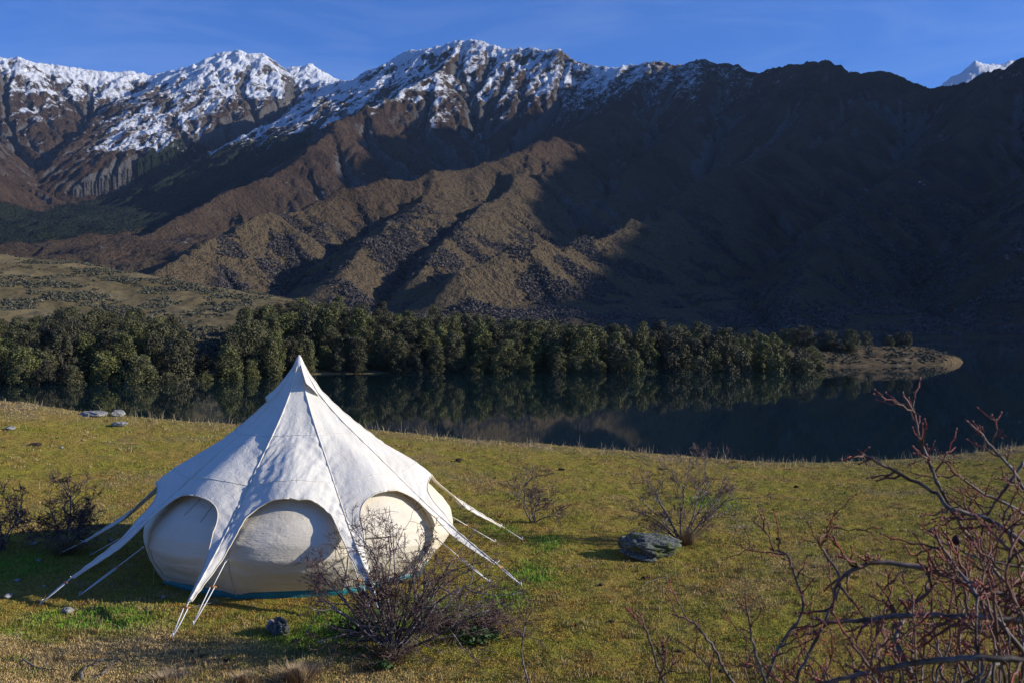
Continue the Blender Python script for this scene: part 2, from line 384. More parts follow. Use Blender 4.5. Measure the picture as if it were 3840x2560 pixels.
# ---------------------------------------------------------------- trees on the far shore
lf = NT('beech_leaves')
oi = lf.n('ShaderNodeObjectInfo').outputs['Random']
sh = lf.attr('shade')
leafc = lf.mix(sh, (.036, .044, .016), (.175, .175, .055))
leafc = lf.mix(lf.ramp(oi, .55, 1.0), leafc, (.085, .085, .045), 'MIX') if False else leafc
hs = lf.n('ShaderNodeHueSaturation', {'Hue': lf.math('MULTIPLY_ADD', oi, .04, .46), 'Saturation': lf.math('MULTIPLY_ADD', oi, .35, .7), 'Value': lf.math('MULTIPLY_ADD', oi, .55, .5), 'Color': leafc}).outputs[0]
lf.bsdf(hs, .7, None, .25)
bk = NT('grey_bark')
bk.bsdf(bk.mix(bk.noise(bk.coord('Object', (3, 3, .8)), 2.5, 4), (.05, .04, .035), (.16, .145, .13)), .9, None, .1)
def leaf_cloud(centres, radii, nper, size, r, squash=.75):
    """many small leaf-spray faces spread over and inside lumpy clumps"""
    Vs = []; Sh = []
    for (cx, cy, cz), R in zip(centres, radii):
        n = int(nper*R*R) if nper > 0 else -nper
        d = r.normal(size=(n, 3)); d /= np.linalg.norm(d, axis=1)[:, None]
        rad = R*(1-.45*r.random(n)**1.6)*(1+.18*np.sin(d[:, 0]*7+d[:, 2]*5+R*9))
        p = d*rad[:, None]*[1, 1, squash]+[cx, cy, cz]
        nrm = d+.7*r.normal(size=(n, 3)); nrm[:, 2] += .4; nrm /= np.linalg.norm(nrm, axis=1)[:, None]
        t = np.cross(nrm, r.normal(size=(n, 3))); t /= np.linalg.norm(t, axis=1)[:, None]+1e-9; b = np.cross(nrm, t)
        s = size*(.6+.8*r.random(n))[:, None]
        q = np.stack([p-t*s, p-b*s*.6+nrm*s*.1, p+t*s, p+b*s*.6-nrm*s*.1], 1)
        Vs.append(q.reshape(-1, 3)); Sh.append(np.repeat(np.clip(r.random()*.55+r.random(n)*.5, 0, 1), 4))
    V = np.vstack(Vs); return V, np.arange(len(V)).reshape(-1, 4), np.concatenate(Sh)
def tree_variant(k, tall):
    r = np.random.default_rng(500+k)
    H = 1.0*10; cen = []; rad = []
    n = 44 if tall else 40
    for i in range(n):
        u = (i+.5)/n; z = H*(.07+.86*u); Wm = 2.5 if tall else 3.9
        prof = Wm*(min(1, .62+u*1.3))*math.sqrt(max(0, 1-max(0, (u-.35)/.68)**(2.0 if tall else 2.4)))
        a = i*2.4+r.normal(0, .5); q = prof*(.5+.42*r.random())
        cen.append((q*math.cos(a), q*math.sin(a), z+r.normal(0, .25))); rad.append((.85+.6*r.random())*(1.15-.4*u)*(1. if tall else 1.2))
    cen.append((0, 0, H*.90)); rad.append(.8 if tall else 1.2)
    V, Q, S = leaf_cloud(cen, rad, 130 if tall else 115, .17, r)
    crown = mesh_data('crown', V, Q, None, {'shade': S}, False, [lf.mat])
    t = MB(); lean = r.normal(0, .25, 2)
    tp = [(lean[0]*z/9, lean[1]*z/9, z) for z in (-.6, 1.5, 3.5, 6, 8.6)]
    t.tube(tp, [.26, .21, .17, .11, .03], 6)
    for c0 in cen[::3]:
        z0 = max(1.0, c0[2]-1.6-r.random()); t.tube([(lean[0]*z0/9, lean[1]*z0/9, z0), (c0[0]*.5, c0[1]*.5, (z0+c0[2])/2+.2), c0], [.09, .06, .02], 4)
    return crown, t.data('trunk', bk.mat)
TREES = [tree_variant(k, k < 6) for k in range(9)]
def add_tree(x, y, H, W, var, rz, label, group):
    z = float(pen_height(np.array([x]), np.array([y]))[0])
    o = empty('beech_tree' if var < 9 else 'tree', (x, y, z), label, 'tree', group, rz)
    c, t = TREES[var]; cr = link('crown', c, o); tr = link('trunk', t, o)
    o.scale = (W, W, H/10.)
    return o
tr_ = np.random.default_rng(77)
# tree-top line as the forest shows it, and how thickly each stretch is wooded
TOPX = [-60, 60, 120, 300, 380, 420, 440, 500, 560, 640, 760, 800, 850, 1000, 1100, 1300, 1450, 1600, 1680, 1780, 1850, 1900, 2000]
TOPY = [742, 730, 712, 704, 712, 730, 790, 812, 705, 698, 684, 694, 712, 714, 724, 734, 731, 733, 746, 760, 782, 804, 814]
pts = []
def far_enough(x, y, d): return all((x-a)**2+(y-b)**2 > d*d for a, b in pts)
cand = []
for _ in range(9000):
    px = tr_.uniform(-60, 1880); sy = float(shore_near(px))
    depth = np.interp(px, [-60, 300, 430, 500, 600, 1000, 1600, 1750, 1880], [60, 62, 40, 20, 60, 44, 40, 32, 14])
    y = sy+1.2+tr_.random()**1.25*depth; x = (px-CX)/F*y
    if 436 < px < 505 and tr_.random() < .93: continue
    sp = 3.6+1.7*(y-sy)/depth+1.0*tr_.random()
    if far_enough(x, y, sp): pts.append((x, y)); cand.append((px, x, y, (y-sy)/depth))
LBL = {0: 'dark beech tree deep in the dense forest on the far shore', 1: 'mid green beech tree at the waterline of the far forest'}
ntree = 0
for px, x, y, dd in sorted(cand, key=lambda q: q[2])[:285]:
    z = float(pen_height(np.array([x]), np.array([y]))[0])
    top = (HY-np.interp(px, TOPX, TOPY)-tr_.normal(2, 8))/F*y
    H = np.clip(top-z, 3.5, 13.5)*(1-.25*(1-dd)*tr_.random())
    if dd < .25: H = min(H, tr_.uniform(5.5, 11))
    if H < 5: var = int(tr_.integers(6, 9))
    else: var = int(tr_.choice([0,1,2,3,4,5,0,1,2,3,4,5,6,7,8]))
    W = (H/10)**.6*tr_.uniform(.72, 1.05)
    if px < 470: l, g_ = ('beech tree in the dark grove below the golden hill', 'trees in the grove below the hill')
    elif dd < .3: l, g_ = ('beech tree standing at the waterline of the long far forest', 'trees along the waterline')
    else: l, g_ = ('beech tree in the thick of the long forest across the lake', 'trees in the long forest')
    add_tree(x, y, H, W, var, tr_.random()*6.28, l, g_); ntree += 1
print('trees', ntree)
for (px, Y, H, W, var, lab) in [
    (1862, 262, 7.5, .85, 7, 'rounded tree at the right end of the long forest, against the point'),
    (1830, 247, 5.0, .75, 6, 'low bushy tree at the waterline where the forest ends'),
    (1795, 246, 4.2, .8, 8, 'low pale bush-like tree left of the last waterline tree'),
    (1882, 246, 3.6, .62, 8, 'smallest rounded tree at the forest end, nearest the point'),
    (1905, 284, 5.6, .8, 6, 'low spreading tree behind the forest end'),
    (1850, 288, 6.6, .9, 8, 'dark spreading tree behind the forest end'),
    (1812, 292, 7.2, .9, 7, 'broad tree on the skyline left of the lone point trees'),
    (1955, 284, 6.6, .62, 6, 'big round lone tree on the bare point'),
    (1990, 300, 6.0, .5, 8, 'tree half hidden behind the big round lone tree'),
    (2042, 296, 3.6, .42, 7, 'palest small tree of the three on the tip of the point'),
    (2060, 298, 4.6, .4, 8, 'middle tree of the three on the tip of the point'),
    (2083, 297, 4.8, .45, 6, 'rightmost tree of the three on the tip of the point')]:
    add_tree((px-CX)/F*Y, Y, H, W, var, tr_.random()*6.28, lab, None)

# ---------------------------------------------------------------- scrub: uncountable bushes on hill and mountain
scm = NT('grey_scrub')
scm.bsdf(scm.mix(scm.attr('shade'), (.045, .045, .032), (.15, .145, .10)), .85, None, .1)
scm2 = NT('purple_scrub')
scm2.bsdf(scm2.mix(scm2.attr('shade'), (.05, .042, .038), (.125, .108, .098)), .85, None, .1)
def scatter_scrub(name, X, Y, Z, S, mat, nf, label):
    r = np.random.default_rng(91); n = len(X); d = r.normal(size=(n, nf, 3)); d /= np.linalg.norm(d, axis=2)[..., None]; d[..., 2] = np.abs(d[..., 2])*.9
    C = np.stack([X, Y, Z], -1)[:, None]+d*S[:, None, None]*(.75+.35*r.random((n, nf, 1)))
    nr = d+.6*r.normal(size=d.shape); nr /= np.linalg.norm(nr, axis=2)[..., None]
    t = np.cross(nr, r.normal(size=d.shape)); t /= np.linalg.norm(t, axis=2)[..., None]+1e-9; b = np.cross(nr, t)
    s = S[:, None, None]*.42*(.6+.8*r.random((n, nf, 1)))
    q = np.stack([C-t*s, C-b*s, C+t*s, C+b*s], 2).reshape(-1, 3)
    shv = np.repeat(np.clip(r.random((n, 1))*.6+r.random((n, nf))*.5, 0, 1).ravel(), 4)
    return tag(link(name, mesh_data(name, q, np.arange(len(q)).reshape(-1, 4), None, {'shade': shv}, False, [mat])), label, None, None, 'stuff')
n = 62000; px = tr_.uniform(-250, 1000, n); Y = 190+300*tr_.random(n)**.8; X = (px-CX)/F*Y
Z = pen_height(X, Y); hz = fbm(X/22, Y/22, 4, 301)+.25*fbm(X/5, Y/9, 2, 302)
thick = .05-.35*sstep(.55, .1, (Y-shore_near(px))/170)
keep = (Z > LAKE+1.0) & (hz > thick+.36*tr_.random(n)-.10) & (Y < 470)
X, Y, Z = X[keep], Y[keep], Z[keep]
print('hill scrub', len(X))
scatter_scrub('hill_scrub', X, Y, Z, tr_.uniform(.22, .72, len(X)), scm.mat, 18, 'grey green scrub dotting the golden hill')
# bracken and low bushes on the point
n = 2600; px = tr_.uniform(1850, 2190, n); Y = tr_.uniform(238, 300, n); X = (px-CX)/F*Y; Z = pen_height(X, Y); keep = (Z > LAKE+.5) & (fbm(X/6, Y/6, 3, 12) > -.12)
scatter_scrub('point_scrub', X[keep], Y[keep], Z[keep], tr_.uniform(.15, .5, keep.sum()), scm.mat, 22, 'low scrub and bracken on the bare point')
n = 150000; px = tr_.uniform(500, 2500, n); Y = 800*(1500/800)**tr_.random(n); X = (px-CX)/F*Y
Z = mtn_height(X, Y)
dn = fbm(X/60, Y/60, 5, 120, .6)+.35*fbm(X/420, Y/420, 4, 90)-bil(GUL, X, Y)*.03+.12*fbm(X/12, Y/12, 2, 121)
keep = (dn > .0+.2*tr_.random(n)-.06*sstep(200, 0, X)*sstep(-450, -250, X)*sstep(150, 80, Z)) & (Z < 190) & (Z > LAKE+1)
X, Y, Z = X[keep], Y[keep], Z[keep]; print('mountain scrub', len(X))
scatter_scrub('mountain_scrub', X, Y, Z, tr_.uniform(1.0, 2.7, len(X)), scm2.mat, 12, 'purple grey scrub in the gullies of the lower mountain')
# ================================================================ near meadow
CRX = np.array([-600, 0, 75, 150, 250, 400, 500, 870, 1000, 1150, 1300, 1450, 1600, 1700, 1800, 2000, 2200, 2352, 2700, 3200.])
CRY = np.array([880, 918, 930, 940, 952, 965, 973, 988, 1003, 1014, 1025, 1037, 1050, 1058, 1063, 1060, 1045, 1022, 980, 950.])
crest = np.interp(np.arange(-600, 3201, 10), CRX, CRY); kk = np.ones(9)/9; crest = np.convolve(np.pad(crest, 4, mode='edge'), kk, 'valid')
def crest_y(px): return np.interp(px, np.arange(-600, 3201, 10), crest)
YC = 31.0
GZ = -3.8
def meadow(X, Y, fine=True):
    Ys = np.maximum(Y, .5); px = CX+X/Ys*F; px = np.clip(px, -600, 3200)
    zc = -(crest_y(px)-HY)/F*YC
    t = sstep(13.5, YC+6, Y); t2 = np.clip((Y-13.5)/(YC-13.5), 0, 1.25)
    far = GZ+(zc-GZ)*np.clip(t2, 0, 1)**1.25
    far = far+.0
    over = np.maximum(Y-YC, 0); far = far-over**2*.05/(1+over*.09)-.13*over
    near = np.interp(Y, [-30, 2.2, 3.6, 6.5, 9.3, 10.6, 13.5], [-2.6, -1.62, -1.95, -2.95, -3.68, -3.8, -3.8])
    z = np.where(Y > 13.5, far, near)
    if fine:
        a = sstep(6, 12, Y)*sstep(1, .6, np.hypot(X+3.4, Y-16)/1000)
        flat = 1-.8*sstep(3.2, 2.2, np.hypot(X+3.4, Y-16))
        z = z+a*flat*(.06*fbm(X/2.2, Y/2.2, 3, 400)+.045*fbm(X/.55, Y/.55, 3, 401)+.016*ridged(X/.22, Y/.22, 3, 402))
        z = z+.12*sstep(-4, -7, X)*sstep(12.6, 11.2, Y)
    return z
def mz(x, y): return float(meadow(np.array([float(x)]), np.array([float(y)]))[0])
def ground_at(px, py):
    """where the sight line through a picture point meets the meadow"""
    y = np.linspace(7, 33, 2600); x = (px-CX)/F*y; z = (HY-py)/F*y; d = z-meadow(x, y); i = np.argmax(d < 0)
    return float(x[i]), float(y[i]), float(meadow(x[i:i+1], y[i:i+1])[0])
mr = np.concatenate([np.linspace(-12, 9.5, 60)[:-1], 9.5*(34/9.5)**np.linspace(0, 1, 620)[:-1], np.linspace(34, 75, 80)])
def xr(Y):  # sideways reach grows with distance
    return np.maximum(Y, 4)*1.02+6
u = np.linspace(-1, 1, 1300); MRR, UU = np.meshgrid(mr, u, indexing='ij'); GXX = xr(MRR)*UU
GZZ = meadow(GXX, MRR)
PATCH = [(210,1425,.9,.22),(1225,1312,.42,.28),(1165,1372,.40,.25),(1250,1248,.38,.22),(1150,1217,.42,.22),(1000,1420,.7,.3),(760,1450,.8,.35),(30,1305,.9,.3),(1640,1155,.9,.4),(840,1430,.5,.25)]
PW = [ground_at(a, b)[:2]+(c_, d_) for a, b, c_, d_ in PATCH]
def greenness(X, Y):
    g_ = np.zeros(np.shape(X))
    for (x, y, rx, ry) in PW: g_ = np.maximum(g_, np.exp(-((X-x)/rx)**2-((Y-y)/(ry*3.2))**2+.8*fbm(X/.5, Y/.5, 3, 430)))
    return np.clip(g_, 0, 1)
def dryness(X, Y):   # pale bank in the lower left, brown spots elsewhere
    d = .8*sstep(12.6, 11.6, Y+.6*fbm(X/1.0, Y/1.0, 3, 440)+.3*np.maximum(X+3.2, 0))*sstep(.5, -2.0, X)
    d = np.maximum(d, sstep(28, 31, Y)*.5)
    return np.clip(d+.9*sstep(.12, .5, fbm(X/3.2, Y/3.2, 4, 441)+.3*fbm(X/.6, Y/.6, 3, 442))*.6, 0, 1)
gr = NT('turf_ground')
gc = gr.coord('Object')
b1 = gr.noise(gc, .8, 5, .65); b2 = gr.noise(gc, 6, 4, .7); b3 = gr.noise(gc, 30, 3, .7)
c = gr.mix(gr.ramp(b1, .35, .68), (.23, .20, .03), (.28, .19, .05))
c = gr.mix(gr.ramp(b2, .45, .75), c, (.13, .10, .035))
c = gr.mix(gr.attr('dry'), c, gr.mix(b2, (.15, .105, .05), (.24, .18, .095)))
c = gr.mix(gr.ramp(b3, .6, .8), c, (.045, .035, .015))
gr.bsdf(c, .95, gr.bump(gr.math('ADD', b2, gr.math('MULTIPLY', b3, .5)), .8, .05), .05)
dryv = dryness(GXX, MRR)
tag(link('meadow', mesh_data('meadow', np.stack([GXX, MRR, GZZ], -1).reshape(-1, 3), grid_faces(len(mr), len(u)), None, {'dry': dryv.ravel()}, True, [gr.mat])), 'mossy grass meadow above the lake', None, None, 'structure')

# ---------------------------------------------------------------- grass blades
bl = NT('grass_blades')
bl.bsdf(bl.attr('col', 'Color'), .75, None, .15)
TC = (-3.4, 16.0)
def blades(name, X, Y, H, W, colr, label, bend=.5, seed=1):
    r = np.random.default_rng(seed); n = len(X); Z = meadow(X, Y)-.006
    a = r.random(n)*2*math.pi; lean = r.random(n)*bend; la = r.random(n)*2*math.pi
    dx, dy = np.cos(a)*W, np.sin(a)*W
    lx_, ly_ = np.cos(la)*lean*H, np.sin(la)*lean*H
    B = np.stack([X, Y, Z], -1); wv = np.stack([dx, dy, 0*dx], -1)
    M_ = B+np.stack([lx_*.35, ly_*.35, H*.6], -1); T_ = B+np.stack([lx_, ly_, H*np.sqrt(np.maximum(.1, 1-lean**2*.6))], -1)
    V = np.stack([B-wv, B+wv, M_+wv*.7, M_-wv*.7, T_], 1).reshape(-1, 3)
    i = np.arange(n)*5
    Q = np.stack([i, i+1, i+2, i+3], -1); T = np.stack([i+3, i+2, i+4], -1)
    return tag(link(name, mesh_data(name, V, Q, T, {'col': np.repeat(colr, 5, axis=0)}, False, [bl.mat])), label, None, None, 'stuff')
gr_ = np.random.default_rng(5)
def scatter(n, y0, y1, pw=2.0):
    # even over the picture rather than over the ground, so far turf stays fine enough
    Y = 1/((1/y0)+(1/y1-1/y0)*gr_.random(n)); px = gr_.uniform(-260, 2620, n); return (px-CX)/F*Y, Y
N = 430000
X, Y = scatter(N, 10.0, 33.5)
dr = dryness(X, Y); gn = greenness(X, Y); v = gr_.random(N); cl = fbm(X/.35, Y/.35, 3, 450); c1 = fbm(X/1.4, Y/1.4, 3, 451)
tent = np.hypot(X-TC[0], Y-TC[1]) < 2.15
H = (.010+.014*v+.02*np.clip(cl+.1, 0, 1))*(1+.25*dr)*(1+1.6*gn)*(1+.018*(Y-10))
base = np.stack([.116+.05*c1, .120+0*c1, .018+0*c1], -1); brown = np.array([.165, .10, .032]); straw = np.array([.25, .185, .095]); green = np.array([.055, .125, .016])
c2 = fbm(X/.9, Y/2.0, 4, 452, .6); k = .9*sstep(-.2, .36, .8*cl+.9*c2+.6*c1+.35*(v-.4))[:, None]; colr = base*(1-k)+brown*k
k = (sstep(.35, .75, dr+.5*(gr_.random(N)-.5)))[:, None]; colr = colr*(1-k)+straw*k
k = (np.clip(gn*1.6-.2, 0, 1)*.9)[:, None]; colr = colr*(1-k)+green*k
colr = colr*np.array([1.2, 1.15, .95])*(1.15+1.35*gr_.random((N, 1)))*(1+.35*np.clip(fbm(X/.22, Y/.22, 3, 455), -.8, 1))[:, None]
s_ = ~tent
blades('meadow_grass', X[s_], Y[s_], H[s_], (.0022+.0002*Y[s_]), np.clip(colr[s_], .01, 1), 'short mossy grass covering the meadow', .9, 2)
# small tufts that stand a little above the moss
nt_ = 5200; tx, ty = scatter(nt_, 10.4, 32); kk_ = (fbm(tx/1.6, ty/1.6, 3, 470) > -.05) & (np.hypot(tx-TC[0], ty-TC[1]) > 2.4); tx, ty = tx[kk_], ty[kk_]; nb = 26
tr1 = .02+.05*gr_.random(len(tx)); X = (tx[:, None]+gr_.normal(0, 1, (len(tx), nb))*tr1[:, None]*1.6).ravel(); Y = (ty[:, None]+gr_.normal(0, 1, (len(tx), nb))*tr1[:, None]).ravel()
H = np.repeat(.03+.05*gr_.random(len(tx)), nb)*(.6+.6*gr_.random(len(X)))
tcol = np.where(gr_.random((len(tx), 1)) < .45, np.array([[.36, .27, .12]]), np.where(gr_.random((len(tx), 1)) < .5, np.array([[.20, .21, .04]]), np.array([[.22, .13, .05]])))
blades('grass_tufts', X, Y, H, .0018+.00016*Y, np.repeat(tcol, nb, axis=0)*(.7+.7*gr_.random((len(X), 1))), 'small straw and olive grass tufts all over the meadow', .8, 4)
# long dry stalks: along the crest and scattered over the bank
cs = []; 
n = 5200; px = gr_.uniform(-50, 2450, n); Y = gr_.normal(YC-.3, .8, n); dn = sstep(-.1, .35, fbm(px/60, px*0, 3, 460)); k = gr_.random(n) < .25+.75*dn; X = (px-CX)/F*Y
X1, Y1, H1_ = X[k], Y[k], gr_.gamma(2.2, .07, k.sum())
n = 5200; X = gr_.uniform(-7.5, .8, n); Y = gr_.uniform(10.3, 12.6, n); k = gr_.random(n) < dryness(X, Y)*.35; X2, Y2, H2_ = X[k], Y[k], gr_.gamma(2, .04, k.sum())
n = 700; X = gr_.uniform(-10, 14, n); Y = gr_.uniform(11, 30, n); X3, Y3, H3_ = X, Y, gr_.gamma(2, .05, n)
X = np.concatenate([X1, X2, X3]); Y = np.concatenate([Y1, Y2, Y3]); H = np.clip(np.concatenate([H1_, H2_, H3_]), .05, .6)
ok_ = np.hypot(X-TC[0], Y-TC[1]) > 2.3; X, Y, H = X[ok_], Y[ok_], H[ok_]
cc = np.array([[.42, .34, .20]])*(.6+.6*gr_.random((len(X), 1)))
blades('dry_stalks', X, Y, H, .0012+.00012*Y, cc, 'long dry grass stalks along the crest and on the lower bank', .75, 3)
# ================================================================ bell tent
TX, TY = TC; TZ = GZ
canvas = NT('white_canvas')
cc_ = canvas.coord('Object')
q1 = canvas.noise(canvas.coord('Object', (1, 1, .6)), 3.2, 4, .6, .6); q2 = canvas.noise(cc_, 260, 2, .6); q3 = canvas.noise(canvas.coord('Object', (1, 1, 1.6)), 13, 4, .65, 1.6)
ccol = canvas.mix(canvas.ramp(canvas.noise(cc_, 2.2, 3), .4, .8), (.87, .83, .735), (.82, .77, .66))
canvas.bsdf(ccol, .8, canvas.bump(canvas.math('ADD', canvas.math('MULTIPLY', q1, .7), canvas.math('ADD', canvas.math('MULTIPLY', q3, .35), canvas.math('MULTIPLY', q2, .03))), .55, .045), .15)
wallm = NT('cream_canvas')
w1 = wallm.noise(wallm.coord('Object', (.8, .8, 2.6)), 2.6, 4, .6, .7); w3 = wallm.noise(wallm.coord('Object', (1, 1, 2)), 10, 3, .6, 1.2)
wcol = wallm.mix(wallm.ramp(wallm.noise(wallm.coord(), 1.5, 3), .35, .75), (.87, .79, .635), (.82, .73, .56))
wallm.bsdf(wcol, .85, wallm.bump(wallm.math('ADD', w1, wallm.math('MULTIPLY', w3, .25)), .55, .05), .12)
for mm_ in (canvas, wallm):   # thin cotton: a little of the sun shines through
    bs = [x for x in mm_.t.nodes if x.type == 'BSDF_PRINCIPLED'][0]
    tr = mm_.n('ShaderNodeBsdfTranslucent', {'Color': (.55, .46, .27, 1)})
    mx = mm_.n('ShaderNodeMixShader', {0: .22}); mm_.t.links.new(bs.outputs[0], mx.inputs[1]); mm_.t.links.new(tr.outputs[0], mx.inputs[2]); mm_.t.links.new(mx.outputs[0], mm_.out.inputs[0])
trim = NT('cream_piping'); trim.bsdf((.62, .55, .42), .8)
teal = NT('teal_groundsheet'); teal.bsdf(teal.mix(teal.noise(teal.coord(), 9, 3), (.004, .13, .14), (.008, .19, .19)), .45, teal.bump(teal.noise(teal.coord(), 14, 3), .5, .03), .4)
ropem = NT('white_rope'); ropem.bsdf(ropem.mix(ropem.n('ShaderNodeTexWave', {'Vector': ropem.coord(), 'Scale': 60., 'Distortion': 2.}).outputs['Fac'], (.5, .5, .5), (.85, .85, .85)), .8)
toggm = NT('orange_wood_toggle'); toggm.bsdf((.55, .22, .06), .6)
pegm = NT('steel_peg'); pegm.bsdf((.35, .36, .38), .4, None, .5, Metallic=.9)
tapem = NT('grey_tape'); tapem.bsdf((.42, .37, .28), .85)
tent = empty('bell_tent', (TX, TY, TZ), 'big cream canvas bell tent with bulging walls and nine roped roof points on the meadow', 'tent')
TH = [22, -24, -62, -101, -140, -181, -221, -260, -299]          # bearing of each roof seam, degrees
RS = np.array([0, .06, .2, .37, .62, .80, 1.02, 1.25, 1.54, 1.80, 2.05, 2.47, 3.0, 3.45, 3.6]); HS = np.array([3.25, 3.17, 2.95, 2.71, 2.46, 2.30, 2.12, 1.94, 1.71, 1.50, 1.30, .98, .62, .33, .24])
def hs(r): return np.interp(r, RS, HS)
FLAP = 3.46
def roof_half(th0, th1, seed):
    """from seam th0 to the middle of the panel towards th1: the radial distance rho runs down the seam, t across"""
    a0, a1 = math.radians(th0), math.radians(th1); half = (a1-a0)/2
    rho = np.concatenate([np.linspace(.0, 2.06, 80)[:-1], 2.06+.44*(1-np.cos(np.linspace(0, 1, 26)*math.pi/2)), np.linspace(2.50, FLAP, 40)[1:]])
    s0 = np.array([math.cos(a0), math.sin(a0)]); s1 = np.array([math.cos(a1), math.sin(a1)])
    md = (s0+s1)/2; md /= np.linalg.norm(md)
    J = 30; V = []
    for r_ in rho:
        Wfull = abs(math.sin(half))*r_+1e-9
        if r_ <= 2.06: Wd = Wfull
        elif r_ <= 2.5:
            full0 = abs(math.sin(half))*2.06; base = .17; q = (r_-2.06)/.44
            Wd = full0-(full0-base)*max(0, 1-(1-q)**2.7)**(1/2.7)
        else: Wd = np.interp(r_, [2.5, 2.8, 3.2, FLAP], [.17, .115, .06, .026])
        t = np.linspace(0, 1, J)*Wd; dirc = (s1-s0)/np.linalg.norm(s1-s0)
        frac = np.clip(t/max(Wfull, 1e-6), 0, 1) if r_ <= 2.5 else np.clip(t/(abs(math.sin(half))*r_), 0, 1)
        b = sstep(.8, 2.0, r_)*(1-.5*sstep(2.3, 3.0, r_)); f = np.sin(frac*math.pi/2)**1.05
        p = s0[None]*r_+dirc[None]*t[:, None]
        out_ = .225*b*f; p = p+md[None]*out_[:, None]
        z = hs(r_)+(.095*b*f)-.03*sstep(.3, 1.5, r_)*np.sin(frac*math.pi)**2*(1-b)
        if r_ > 2.5: z = z-(t*.55)*sstep(2.5, 2.9, r_)      # the strip folds down either side of its seam
        # creases: run down from the seams and gather along the two sewn bands
        env = sstep(.5, 1.0, r_)*(1-.4*sstep(2.5, 3.2, r_)); lit = 1.15 if seed == 2 else .55
        sgn = 1 if a1 > a0 else -1
        sc_ = (t-Wfull)*sgn; R_ = r_+np.zeros(J)                  # place across the panel, the same measure for both halves
        A_ = sc_*.85+R_*.5; B_ = R_*.85-sc_*.5
        cr = .018*ridged(A_*4.6+seed*3.1+.3*noise2(B_*3, A_*3, 9), B_*.9, 4, 600+seed, .6)+.010*fbm(sc_*6+seed, R_*2.5, 3, 610+seed)
        edge = np.exp(-t/.16); cr = cr+edge*.014*np.sin(R_*34+5*noise2(R_*3, R_*0+seed, 4)+t*26)*sstep(.7, 1.3, r_)
        g1 = np.exp(-((r_-1.03)/.07)**2)*.007+np.exp(-((r_-1.78)/.08)**2)*.010; pk = g1*ridged(sc_*11+2*R_, R_*2.2, 3, 640+seed)
        z = z+(cr*env*lit+pk*lit)*np.minimum(1, t/.06+.15)
        V.append(np.stack([p[:, 0], p[:, 1], z], -1))
    return np.concatenate(V), len(rho), J
mb = MB(); SEAM = []; ARCH = MB(); BAND = MB()
for k in range(9):
    t0, t1 = TH[k], TH[(k+1) % 9]
    if t1 > t0: t1 -= 360
    for a, b in ((t0, t1), (t1, t0)):
        V, nr, J = roof_half(a, b, k)
        Qd = grid_faces(nr, J); 
        if a == t1: Qd = Qd[:, ::-1]
        mb.add(V, Qd)
        g = V.reshape(nr, J, 3); i0 = 79; ARCH.tube(g[i0:, -1], .009, 5)
        if a == t0: SEAM.append(g[:, 0])
        for rb in (39, 69): BAND.tube(g[rb]+[0, 0, .004], .0045, 4)
canopy = mb.data('roof_canopy', canvas.mat)
bm = __import__('bmesh'); B = bm.new(); B.from_mesh(canopy); bm.ops.remove_doubles(B, verts=B.verts, dist=.0008); bm.ops.recalc_face_normals(B, faces=B.faces); B.to_mesh(canopy); B.free()
canopy.polygons.foreach_set('use_smooth', np.ones(len(canopy.polygons), bool))
cano = link('roof_canopy', canopy, tent); sm_ = cano.modifiers.new('thick', 'SOLIDIFY'); sm_.thickness = .004; sm_.offset = -1
ARCH.build('arch_piping', trim.mat, tent); BAND.build('sewn_band', canvas.mat, tent)
for g in SEAM:
    s = MB(); pts = g+np.array([0, 0, .006]); s.tube(pts[1:], .011+.004*np.sin(np.arange(len(pts)-1)*.9), 5); s.build('roof_seam', canvas.mat, tent)
cp = MB(); cp.tube([(0, 0, 3.05), (0, 0, 3.19), (0, 0, 3.27), (0, 0, 3.315)], [.13, .075, .04, .012], 16); cp.build('peak_cap', canvas.mat, tent)
pl = MB(); pl.tube([(0, 0, 0), (0, 0, 3.2)], [.022, .022], 10); pl.build('centre_pole', pegm.mat, tent)
# bulging wall, one sheet of nine panels
WH = np.array([.05, .2, .4, .6, .8, 1.0, 1.2, 1.35, 1.45, 1.6]); WR = np.array([2.16, 2.27, 2.37, 2.42, 2.39, 2.26, 2.07, 1.87, 1.72, 1.5])
mb = MB(); NH, NA = 60, 44
PM = [1.5, 1.0, 1.0, .9, .25, .5, 1, 1, 1.7]
def wall_pt(k, u, h, out=0.0, crease=True):
    t0, t1 = TH[k], TH[(k+1) % 9]
    if t1 > t0: t1 -= 360
    a0, a1 = math.radians(t0), math.radians(t1); rc = np.interp(h, WH, WR)
    x = rc*(math.cos(a0)*(1-u)+math.cos(a1)*u); y = rc*(math.sin(a0)*(1-u)+math.sin(a1)*u)
    am = (a0+a1)/2; pil = (4*u*(1-u))**(.75+.9*sstep(.8, 1.25, h))*(.04+PM[k]*.12*sstep(.05, .6, h))+out
    if crease:
        fan = (.012*np.sin((h-.58)/np.maximum(np.minimum(u, 1-u)+.06, .06)*3.2)*np.exp(-np.minimum(u, 1-u)*6))
        hor = .008*ridged(u*1.0+k*2.3, h*6+.7*np.sin(u*3), 3, 700+k)+.004*fbm(u*3.5+k, h*14, 3, 710+k)
        pil = pil+(fan+hor)*np.minimum(1, u*(1-u)*14)
    return np.stack([x+math.cos(am)*pil, y+math.sin(am)*pil, h+0*u], -1)
for k in range(9):
    u = np.linspace(0, 1, NA); g = []
    for h in np.linspace(0, 1, NH):
        h0 = .105-.06*(np.abs(2*u-1)**6)
        g.append(wall_pt(k, u, h0+(1.46-h0)*h))
    mb.add(np.concatenate(g), grid_faces(NH, NA))
